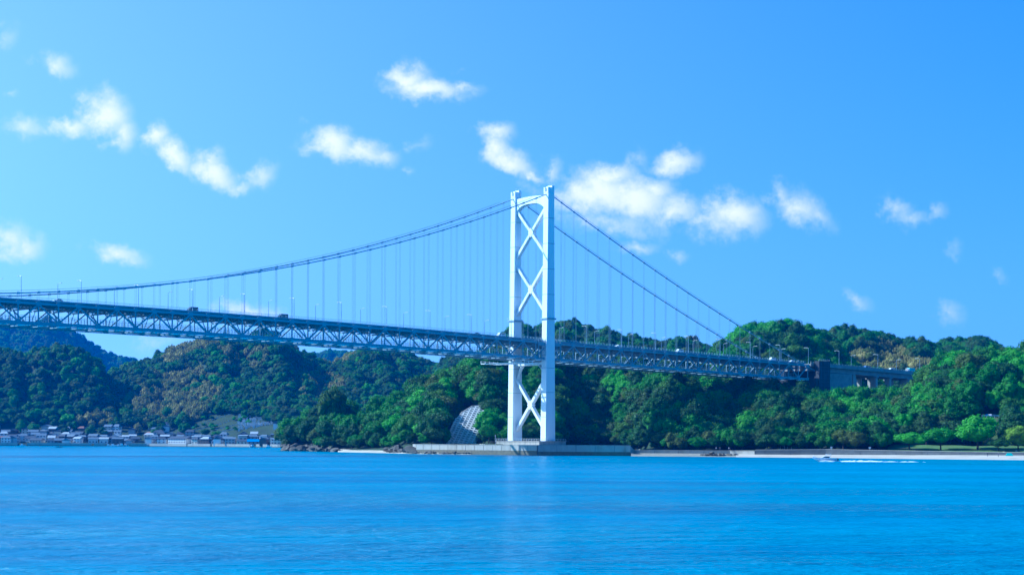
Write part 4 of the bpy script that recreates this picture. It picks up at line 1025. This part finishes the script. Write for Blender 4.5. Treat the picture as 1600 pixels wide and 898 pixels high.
MB().prism([(-1.3,1.4),(-1.25,1.82),(.35,1.86),(1.25,1.45)][::-1], -.97, .97).build('window', M['glass'], bt_)
MB().box(-2.0,-.1,-.9,.9,2.62,2.72).build('canopy', PAINT['white'], bt_, bevel=.03)
for x in (-1.9,-.3):
    for y in (-.8,.8): MB().tube([(x,y,1.9),(x,y,2.65)], .035, 6).build('canopy_post', M['lamp'], bt_)
MB().tube([(4.5,0,1.75),(4.0,.5,2.1),(2.6,.95,1.9),(4.0,.5,2.1),(4.5,0,2.2),(4.0,-.5,2.1),(2.6,-.95,1.9)], .03, 5).build('bow_rail', M['lamp'], bt_)
MB().box(-4.7,-4.2,-.3,.3,-.2,1.25).build('outboard_motor', PAINT['dark'], bt_, bevel=.05)
foam = mat('sea_foam', (.85,.87,.88), .9, noise=.08, nscale=2)
def foam_run(mb, x0, x1, Y, hgt, wd, seed):
    n = int((x1-x0)/.35); vs, fs = [], []
    for i in range(n+1):
        x = x0+(x1-x0)*i/n; e = min(1, i/4, (n-i)/6); h = hgt*e*(.45+.9*float(vnoise(x*1.1, seed, 3))); wv = wd*(.6+.8*float(vnoise(x*.6, seed+5, 4)))*max(.15, e); yo = .8*(float(vnoise(x*.1, 9, seed))-.5)
        vs += [(x, Y+yo-wv, .0), (x, Y+yo-wv*.35, h), (x, Y+yo+wv*.35, h*.8), (x, Y+yo+wv, .0)]
    for i in range(n): fs += [(i*4+j, i*4+4+j, i*4+5+j, i*4+1+j) for j in range(3)]
    mb.raw(vs, fs)
m = MB(); x0 = bp.x
foam_run(m, x0+2.0, x0+22, 640, .42, 1.2, 1); foam_run(m, x0+3.6, x0+14, 641.5, .3, .8, 2); foam_run(m, x0-2.8, x0+4.5, 638.4, .5, .5, 3)
foam_run(m, x0+21, x0+27, 639.6, .25, .8, 4); foam_run(m, x0+26.5, x0+34, 639, .18, .8, 5); foam_run(m, x0+35, x0+36.5, 638, .2, .6, 6)
tag(m.build('boat_wake', foam), 'white foam wake trailing behind the speedboat', 'wake', kind='stuff')

# ------------------------------------------------------------------ people, small craft and beach things
SKIN = mat('skin', (.45,.28,.19), .6)
CL = {'black': mat('black_cloth', (.03,.03,.04), .8), 'white': mat('white_cloth', (.7,.7,.7), .8), 'navy': mat('navy_cloth', (.04,.06,.14), .8), 'red': mat('red_cloth', (.4,.06,.06), .8), 'grey': mat('grey_cloth', (.2,.2,.22), .8)}
def person(loc, rz, top, low, label, step=.12, sit=False):
    hz = .95
    V = [(0,0,hz),(0,0,1.2),(0,0,1.42),(0,0,1.52),(0,0,1.66),(0,.02,1.72)]; E = [(0,1),(1,2),(2,3),(3,4),(4,5)]; Rr = [.14,.13,.15,.06,.10,.07]
    for s in (-1, 1):
        n = len(V)
        V += [(s*.18,0,1.42),(s*.24,.02,1.15),(s*.25,-.06*s,.9),(s*.25,-.07*s,.80)]; E += [(2,n),(n,n+1),(n+1,n+2),(n+2,n+3)]; Rr += [.07,.05,.04,.035]
        n = len(V)
        if sit: V += [(s*.10,-.02,hz-.05),(s*.12,-.42,hz-.02),(s*.12,-.44,hz-.45),(s*.12,-.58,hz-.48)]
        else: V += [(s*.10,0,hz-.1),(s*.11,-step*s*.5,.5),(s*.11,step*s,.08),(s*.11,step*s-.14,.04)]
        E += [(0,n),(n,n+1),(n+1,n+2),(n+2,n+3)]; Rr += [.10,.075,.05,.04]
    me = bpy.data.meshes.new('tmp'); me.from_pydata(V, E, []); ob = bpy.data.objects.new('tmp', me); col.objects.link(ob)
    sk = ob.modifiers.new('s', 'SKIN'); sb = ob.modifiers.new('d', 'SUBSURF'); sb.levels = 1; sb.render_levels = 1
    for i, v in enumerate(me.skin_vertices[0].data): v.radius = (Rr[i], Rr[i]*.85); v.use_root = (i == 0)
    bpy.context.view_layer.update(); dg = bpy.context.evaluated_depsgraph_get(); nm = bpy.data.meshes.new_from_object(ob.evaluated_get(dg)); bpy.data.objects.remove(ob); nm.name = 'person'
    nm.materials.clear(); [nm.materials.append(x) for x in (SKIN, CL[top], CL[low], CL['black'])]
    for p in nm.polygons:
        z, x = p.center.z, abs(p.center.x); p.material_index = 3 if z > 1.68 else (0 if z > 1.48 or (x > .21 and z < 1.2) else (1 if z > .92 else (2 if z > .12 else 3)))
    nm.shade_smooth(); o = bpy.data.objects.new('person', nm); col.objects.link(o); o.location = loc; o.rotation_euler.z = rz; return tag(o, label, 'person')
def sandz(px, py):
    a, b = rays(px, py); Y = 760
    for _ in range(30):
        yb, yf = K(px, YS5), K(px, [(1150,824),(1180,818),(1290,805),(1450,765),(1600,741),(1700,722)]); f = np.clip((Y-yb)/(yf-yb), 0, 1); z = K(px, [(1290,1.25),(1500,1.55),(1700,1.7)])*(1-f)**1.1
        Y = Y*.5+.5*((z-HC)/b)
    return Vector((a*Y, Y, float(z)-.02))
person(sandz(1543,714.5), .4, 'black', 'navy', 'person in dark clothes walking on the sand, left of the pair on the beach')
person(sandz(1560,715), 2.0, 'navy', 'black', 'person in dark clothes standing on the sand near the beach umbrellas')
person(sandz(1572,714), 1.2, 'red', 'grey', 'person in a red top standing just below the beach umbrellas')
for px, top, lab in ((1119,'white','person in white standing on the low wall, left of three'),(1125,'grey','person in grey standing on the low wall, middle of three'),(1139,'white','person in white standing on the low wall beside the brown rocks')):
    person((pxX(px,859.3), 859.3, 2.93), .5, top, 'navy', lab)
def umbrella(px, py, c, label, r=1.5, h=2.2):
    p = sandz(px, py); o = tag(empty('beach_umbrella', p), label, 'umbrella')
    n = 10; vs = [(0,0,h)]+[(r*math.cos(k*2*math.pi/n), r*math.sin(k*2*math.pi/n), h-.45) for k in range(n)]+[(0,0,h-.06)]+[(r*.97*math.cos(k*2*math.pi/n), r*.97*math.sin(k*2*math.pi/n), h-.5) for k in range(n)]
    MB().raw(vs, [(0, k+1, (k+1)%n+1) for k in range(n)]+[(n+1, n+2+(k+1)%n, n+2+k) for k in range(n)]+[(k+1, n+2+k, n+2+(k+1)%n, (k+1)%n+1) for k in range(n)]).build('canopy', c, o)
    MB().tube([(0,0,-.3),(0,0,h-.08)], .03, 6).build('pole', M['lamp'], o)
umbrella(1568.5, 712, mat('cream_canvas', (.75,.70,.35), .8), 'cream beach umbrella left of the teal tent', 1.6, 2.3)
umbrella(1588, 710.5, CL['white'], 'white beach umbrella at the right of the teal tent', 1.3, 2.2)
def tent(px, py, m_, label, w_=2.6):
    p = sandz(px, py); o = tag(empty('beach_tent', p), label, 'tent')
    MB().raw([(-w_/2,-1,0),(w_/2,-1,0),(w_/2,1,0),(-w_/2,1,0),(-w_*.3,0,1.25),(w_*.3,0,1.25)], [(0,1,5,4),(1,2,5),(2,3,4,5),(3,0,4),(3,2,1,0)]).build('tent_canopy', m_, o)
    MB().box(-w_/2+.3,w_/2-.3,-1.25,-1.0,0,.06).build('ground_mat', CL['grey'], o)
tent(1577, 713, mat('teal_canvas', (.05,.45,.38), .8), 'teal beach tent pitched on the sand near the right edge', 3.2); tent(1581.5, 711, CL['white'], 'small white beach tent behind the teal one', 2.4)
bz = Vector((pxX(93,1500), 1500, 0)); bo = tag(empty('fishing_skiff', bz, .1), 'tiny dark fishing skiff alone on the water before the village', 'boat')
MB().raw([(-2.6,-.7,.5),(-2.6,.7,.5),(2.0,.65,.55),(3.0,0,.8),(2.0,-.65,.55),(-2.4,-.4,-.15),(-2.4,.4,-.15),(1.7,.3,-.15),(2.3,0,0),(1.7,-.3,-.15)], [(0,4,3,2,1),(0,1,6,5),(1,2,7,6),(2,3,8,7),(3,4,9,8),(4,0,5,9),(5,6,7,8,9)]).build('hull', PAINT['dark'], bo)
MB().box(-2.8,-2.5,-.15,.15,-.1,.9).build('outboard_motor', PAINT['dark'], bo)
person(bz+Vector((.1,.35,-.2)), 0, 'black', 'black', 'person in dark clothes sitting in the tiny fishing skiff', sit=True)
pv = tag(empty('pavilion', (pxX(1228,866), 866, 3.4), .5), 'small garden pavilion with tilted white roof among dark trees', 'pavilion')
for x in (-2.2,2.2):
    for y in (-1.6,1.6): MB().box(x-.1,x+.1,y-.1,y+.1,-.3,2.6+(.35*x)).build('post', M['lamp'], pv)
MB().raw([(-3.1,-2.3,1.9),(3.1,-2.3,4.0),(3.1,2.3,4.6),(-3.1,2.3,2.5),(-3.1,-2.3,2.05),(3.1,-2.3,4.15),(3.1,2.3,4.75),(-3.1,2.3,2.65)], [(3,2,1,0),(4,5,6,7),(0,1,5,4),(1,2,6,5),(2,3,7,6),(3,0,4,7)]).build('roof', M['lamp'], pv)
for px, lab in ((1299,'small white sign board on the sea wall right behind the speedboat'),(1359,'small white sign board on the sea wall left of the lawn')):
    o = tag(empty('sign_board', (pxX(px,843 if px < 1330 else 834), 843 if px < 1330 else 834, 3.6)), lab, 'sign')
    MB().tube([(0,0,-.3),(0,0,1.2)], .05, 6).build('post', M['lamp'], o); MB().box(-.5,.5,-.09,-.06,.6,1.5).build('board', M['lamp'], o)
o = tag(empty('harbour_lamp', (pxX(774,905), 905, 5.0)), 'short pale lamp post at the left corner of the tower block', 'lamp post')
MB().tube([(0,0,0),(0,0,4.6)], .09, 8).build('pole', M['lamp'], o); MB().tube([(0,0,4.5),(0,0,4.7),(0,0,5.1)], [.2,.28,.12], 8).build('lamp_head', M['lamp'], o)

# ------------------------------------------------------------------ village across the bay
RT = {'blue-grey tile': mat('blue_grey_tiles', (.13,.17,.21), .55, noise=.15, nscale=.8), 'dark tile': mat('dark_tiles', (.06,.07,.085), .55, noise=.2, nscale=.8), 'pale grey': mat('pale_roofing', (.42,.45,.46), .4, noise=.1, nscale=.5), 'rust brown': mat('rust_roofing', (.24,.12,.08), .6, noise=.2, nscale=.6), 'bright blue': mat('blue_roofing', (.03,.22,.60), .4)}
WT = {'white': mat('white_plaster', (.74,.73,.70), .8, noise=.06, nscale=.3), 'cream': mat('cream_plaster', (.60,.55,.44), .8, noise=.08, nscale=.3), 'grey': mat('grey_siding', (.33,.35,.36), .7, noise=.1, nscale=.4), 'dark wooden': mat('dark_timber', (.10,.08,.06), .8, noise=.2, nscale=.6)}
def house(name, p, rz, w_, d_, h_, rh, wall, roof, label, group='village houses across the bay', hip=False, cat='house'):
    r = tag(empty(name, p, rz), label, cat, group); a, b = w_/2, d_/2; e = .7
    MB().raw([(-a,-b,-1.5),(a,-b,-1.5),(a,b,-1.5),(-a,b,-1.5),(-a,-b,h_),(a,-b,h_),(a,b,h_),(-a,b,h_),(-a,0,h_+rh*.93),(a,0,h_+rh*.93)], [(0,1,5,4),(2,3,7,6),(1,2,6,9,5),(3,0,4,8,7),(3,2,1,0)] if not hip else [(0,1,5,4),(2,3,7,6),(1,2,6,5),(3,0,4,7),(3,2,1,0)]).build('wall', WT[wall], r)
    k = a*.35 if hip else 0; sl = rh/b*e
    lo = [(-a-e,-b-e,h_-sl),(a+e,-b-e,h_-sl),(a+e,b+e,h_-sl),(-a-e,b+e,h_-sl),(-a-e*(not hip)+k,0,h_+rh),(a+e*(not hip)-k,0,h_+rh)]
    MB().raw(lo+[(x,y,z+.22) for x, y, z in lo], [(6,7,11,10),(8,9,10,11),(9,6,10),(7,8,11),(0,4,5,1),(2,5,4,3),(0,1,7,6),(2,3,9,8),(1,2,8,7),(3,0,6,9)]).build('roof', RT[roof], r)
    n = max(2, int(w_/3.2)); 
    for fl in range(1 if h_ < 4.5 else 2):
        for k in range(n):
            x = -a+(k+.5)*w_/n; z = 1.1+fl*2.8
            if z+1.2 < h_: MB().box(x-.75,x+.75,-b-.05,-b+.02,z,z+1.2).build('window', M['glass'], r)
    return r
hr = random.Random(5); nH = 0; placed = []
SPEC = [('warehouse',283,12,24,14,5.2,2.6,'white','dark tile','long white warehouse with dark grey gable end on the village waterfront'),
 ('boat_shed',397,10,12,9,3.2,2.0,'grey','bright blue','waterfront shed with bright blue roof near the headland'),
 ('apartment_house',307,16,9,8,7.5,.5,'white','pale grey','tall white flat-roofed house right beside the dark gable warehouse'),
 ('apartment_house',380,20,8,8,7.6,.6,'cream','pale grey','tall cream house standing above the right part of the village'),
 ('house',146,10,10,8,4.8,1.8,'white','blue-grey tile','white two-storey house at the left end of the small harbour'),
 ('house',163,10,9,8,5.0,1.6,'white','pale grey','white house with many windows beside the small harbour'),
 ('house',81,14,7,11,5.5,2.4,'white','pale grey','white gable-fronted house on the left waterfront'),
 ('house',58,12,14,8,3.4,1.8,'cream','dark tile','long low cream house behind the left village sea wall'),
 ('house',430,14,8,8,5.5,1.4,'white','blue-grey tile','white house closest to the headland rocks')]
for nm, px, dy, w_, d_, h_, rh, wl, rf, lab in SPEC:
    Y = K(px, YV)+dy+d_/2; X = pxX(px, Y); house(nm, (X, Y, float(far_left_h(X, Y))), -.5 if nm == 'warehouse' else hr.uniform(-.3,.2), w_, d_, h_, rh, wl, rf, lab, cat={'warehouse':'warehouse','boat_shed':'shed'}.get(nm,'house')); placed.append((X, Y, w_*.6))
rows = [(8,.96),(18,.95),(28,.92),(39,.88),(50,.75),(62,.6),(76,.45),(92,.3)]
cnt = {}
for ri, (dy, prob) in enumerate(rows):
    px = -8
    while px < 446:
        Y = K(px, YV)+dy+hr.uniform(-2,2); X = pxX(px, Y); w_ = hr.uniform(6.5,11); px += (w_+hr.uniform(.3,3.5))*F/Y
        lim = prob*(.55 if 225 < px < 245 or ri > 4 and (px < 15 or 120 < px < 230) else 1)
        if hr.random() > lim or any(math.hypot(X-a, Y-b) < c+w_*.5 for a, b, c in placed): continue
        if inside(np.array(px), np.array(pix(X, Y, float(far_left_h(X,Y))+3)[1]), TERR): continue
        placed.append((X, Y, w_*.5)); rz = hr.choice((0, 0, .15, -.2, 1.57, 1.4, -.35))+hr.uniform(-.08,.08); h_ = hr.choice((3.2,3.4,5.2,5.6)); 
        wl = hr.choices(('white','cream','grey','dark wooden'), (4,2.5,3,3))[0]; rf = hr.choices(('blue-grey tile','dark tile','pale grey','rust brown'), (6,5,1.6,.5))[0]
        side = 'left of the harbour' if px < 150 else ('mid village' if px < 290 else 'near the headland')
        row_ = 'on the waterfront' if ri == 0 else ('second row' if ri == 1 else ('middle rows' if ri < 4 else 'upper slope'))
        lab = f"{'two-storey' if h_ > 4.5 else 'low'} {wl} house, {rf} roof, {row_}, {side}"
        house('house', (X, Y, float(far_left_h(X, Y))), rz, w_, hr.uniform(6.5,8.5), h_, hr.uniform(1.4,2.2), wl, rf, lab, hip=hr.random() < .4)
for i, (a, b, lab) in enumerate(((-20,27,'pale village sea wall segment at the far left edge'),(42,143,'longest pale village sea wall below the left houses'),(147,165,'short pale sea wall below the harbour houses'),(200,229,'low grey sea wall in the middle of the village'),(233,291,'pale village sea wall below the warehouse'),(293,328,'pale sea wall just right of the warehouse'),(331,390,'pale sea wall right of the slipway'),(400,417,'sloping pale quay beside the blue-roofed shed'),(422,446,'pale sea wall next to the headland'))):
    n = max(2, int((b-a)/20)); wall_run('sea_wall', [(a+(b-a)*k/n, K(a+(b-a)*k/n, YV)+.5) for k in range(n+1)], 1.0, 3.1, -1, lab, M['concrete_pale'], .8, 14)
def small_boat(px, dy, L_, rz, label, mt):
    Y = K(px, YV)-dy; o = tag(empty('moored_boat', (pxX(px, Y), Y, 0), rz), label, 'boat', 'moored boats at the village'); s = L_/6
    MB().raw([(x*s,y*s,z*s) for x, y, z in [(-3,-1,.9),(-3,1,.9),(2,1,1.0),(3.4,0,1.5),(2,-1,1.0),(-2.8,-.6,-.2),(-2.8,.6,-.2),(1.8,.5,-.2),(2.6,0,0),(1.8,-.5,-.2)]], [(0,4,3,2,1),(0,1,6,5),(1,2,7,6),(2,3,8,7),(3,4,9,8),(4,0,5,9),(5,6,7,8,9)]).build('hull', mt, o)
    MB().prism([(-1.6*s,.9*s),(-1.5*s,2.2*s),(.3*s,2.2*s),(.8*s,.95*s)][::-1], -.6*s, .6*s).build('cabin', PAINT['white'], o, bevel=.04); MB().tube([(-2*s,0,.9*s),(-2*s,0,3.6*s)], .05*s, 5).build('mast', M['lamp'], o)
for i, (px, dy, L_, rz, lab) in enumerate(((170,5,6,.1,'white boat moored leftmost in the village harbour'),(177,7,7,.0,'white boat moored second from left in the village harbour'),(184,5,6,3.2,'small white boat moored mid harbour'),(191,8,8,.1,'larger white fishing boat moored in the village harbour'),(197,5,6,-.2,'white boat moored rightmost in the village harbour'),(35,5,6,.2,'white boat moored in the gap of the left sea wall'),(395,6,7,.5,'white boat below the blue-roofed shed'),(420,6,6,.1,'white boat moored close to the headland'))):
    small_boat(px, dy, L_, rz, lab, PAINT['white'] if i % 3 else PAINT['silver'])
# terraced fields and graveyard above the village
tf = MB(); tr_ = MB()
for j in range(9):
    Y0, Y1 = 1870+j*17, 1870+(j+1)*17
    for k in range(24):
        a, b = 288+k*6.2, 288+(k+1)*6.2; Ya, Yb = [Y0+6*math.sin(q*.03+j) for q in (a, b)]; Ya2, Yb2 = [Y1+6*math.sin(q*.03+j+1) for q in (a, b)]
        c = (pxX(a, Ya), Ya); z = float(far_left_h(*c))+1.2; qx, qy = pix(*c, z)
        if not inside(np.array(qx), np.array(qy), TERR): continue
        tf.raw([(pxX(a,Ya),Ya,z),(pxX(b,Yb),Yb,z),(pxX(b,Yb2),Yb2,z+.3),(pxX(a,Ya2),Ya2,z+.3)], [(0,1,2,3)]); tr_.raw([(pxX(a,Ya),Ya-.1,z-3),(pxX(b,Yb),Yb-.1,z-3),(pxX(b,Yb),Yb-.1,z+.02),(pxX(a,Ya),Ya-.1,z+.02)], [(0,1,2,3)])
tag(tf.build('field', mat('terrace_grass', (.055,.16,.03), .95, noise=.4, nscale=.08)), kind='structure')
tag(tr_.build('terrace', mat('terrace_stone', (.50,.50,.48), .9, noise=.4, nscale=.3)), kind='structure')
gv = MB(); g2 = random.Random(8)
for k in range(420):
    px, Y = g2.uniform(372,432), g2.uniform(1850,1985); X = pxX(px, Y); z = float(far_left_h(X, Y)); s = g2.uniform(.5,1.1)
    gv.box(X-s, X+s, Y-.5, Y+.5, z-.5, z+1.2+g2.uniform(.8,2.0)*s)
tag(gv.build('gravestones', mat('grave_stone', (.60,.60,.60), .6, noise=.2, nscale=.6)), 'pale grey gravestones crowding the hillside above the village', 'gravestones', kind='stuff')

# ------------------------------------------------------------------ the air
hz = bpy.data.materials.new('haze'); hz.use_nodes = True; n, l = hz.node_tree.nodes, hz.node_tree.links
for x in list(n):
    if x.type == 'BSDF_PRINCIPLED': n.remove(x)
pv_ = n.new('ShaderNodeVolumePrincipled'); pv_.inputs['Color'].default_value = (.06,.30,1,1); pv_.inputs['Density'].default_value = .000062; pv_.inputs['Anisotropy'].default_value = .2
l.new(pv_.outputs[0], n['Material Output'].inputs['Volume'])
tag(MB().box(-5200,5200,-400,6300,-31,400).build('haze', hz), kind='stuff')

# look-alikes told apart by their order along the view
OW = ['leftmost','second from left','third from left','fourth from left','fifth from left','sixth from left','seventh from left','eighth from left','ninth from left','tenth from left','eleventh from left','twelfth from left','thirteenth from left','fourteenth from left']
byl = {}
for o in scene.objects:
    if o.parent is None and o.get('category') in ('tree', 'house', 'rock') and o.get('label'): byl.setdefault(o['label'], []).append(o)
for lab, os_ in byl.items():
    if 1 < len(os_) <= 14:
        os_.sort(key=lambda o: o.location.x/o.location.y)
        for i, o in enumerate(os_):
            nl_ = OW[i]+' '+lab if i == 0 else OW[i]+', '+lab
            if len(nl_.replace('-', ' ').split()) <= 17 and len(nl_.split()) <= 16: o['label'] = nl_
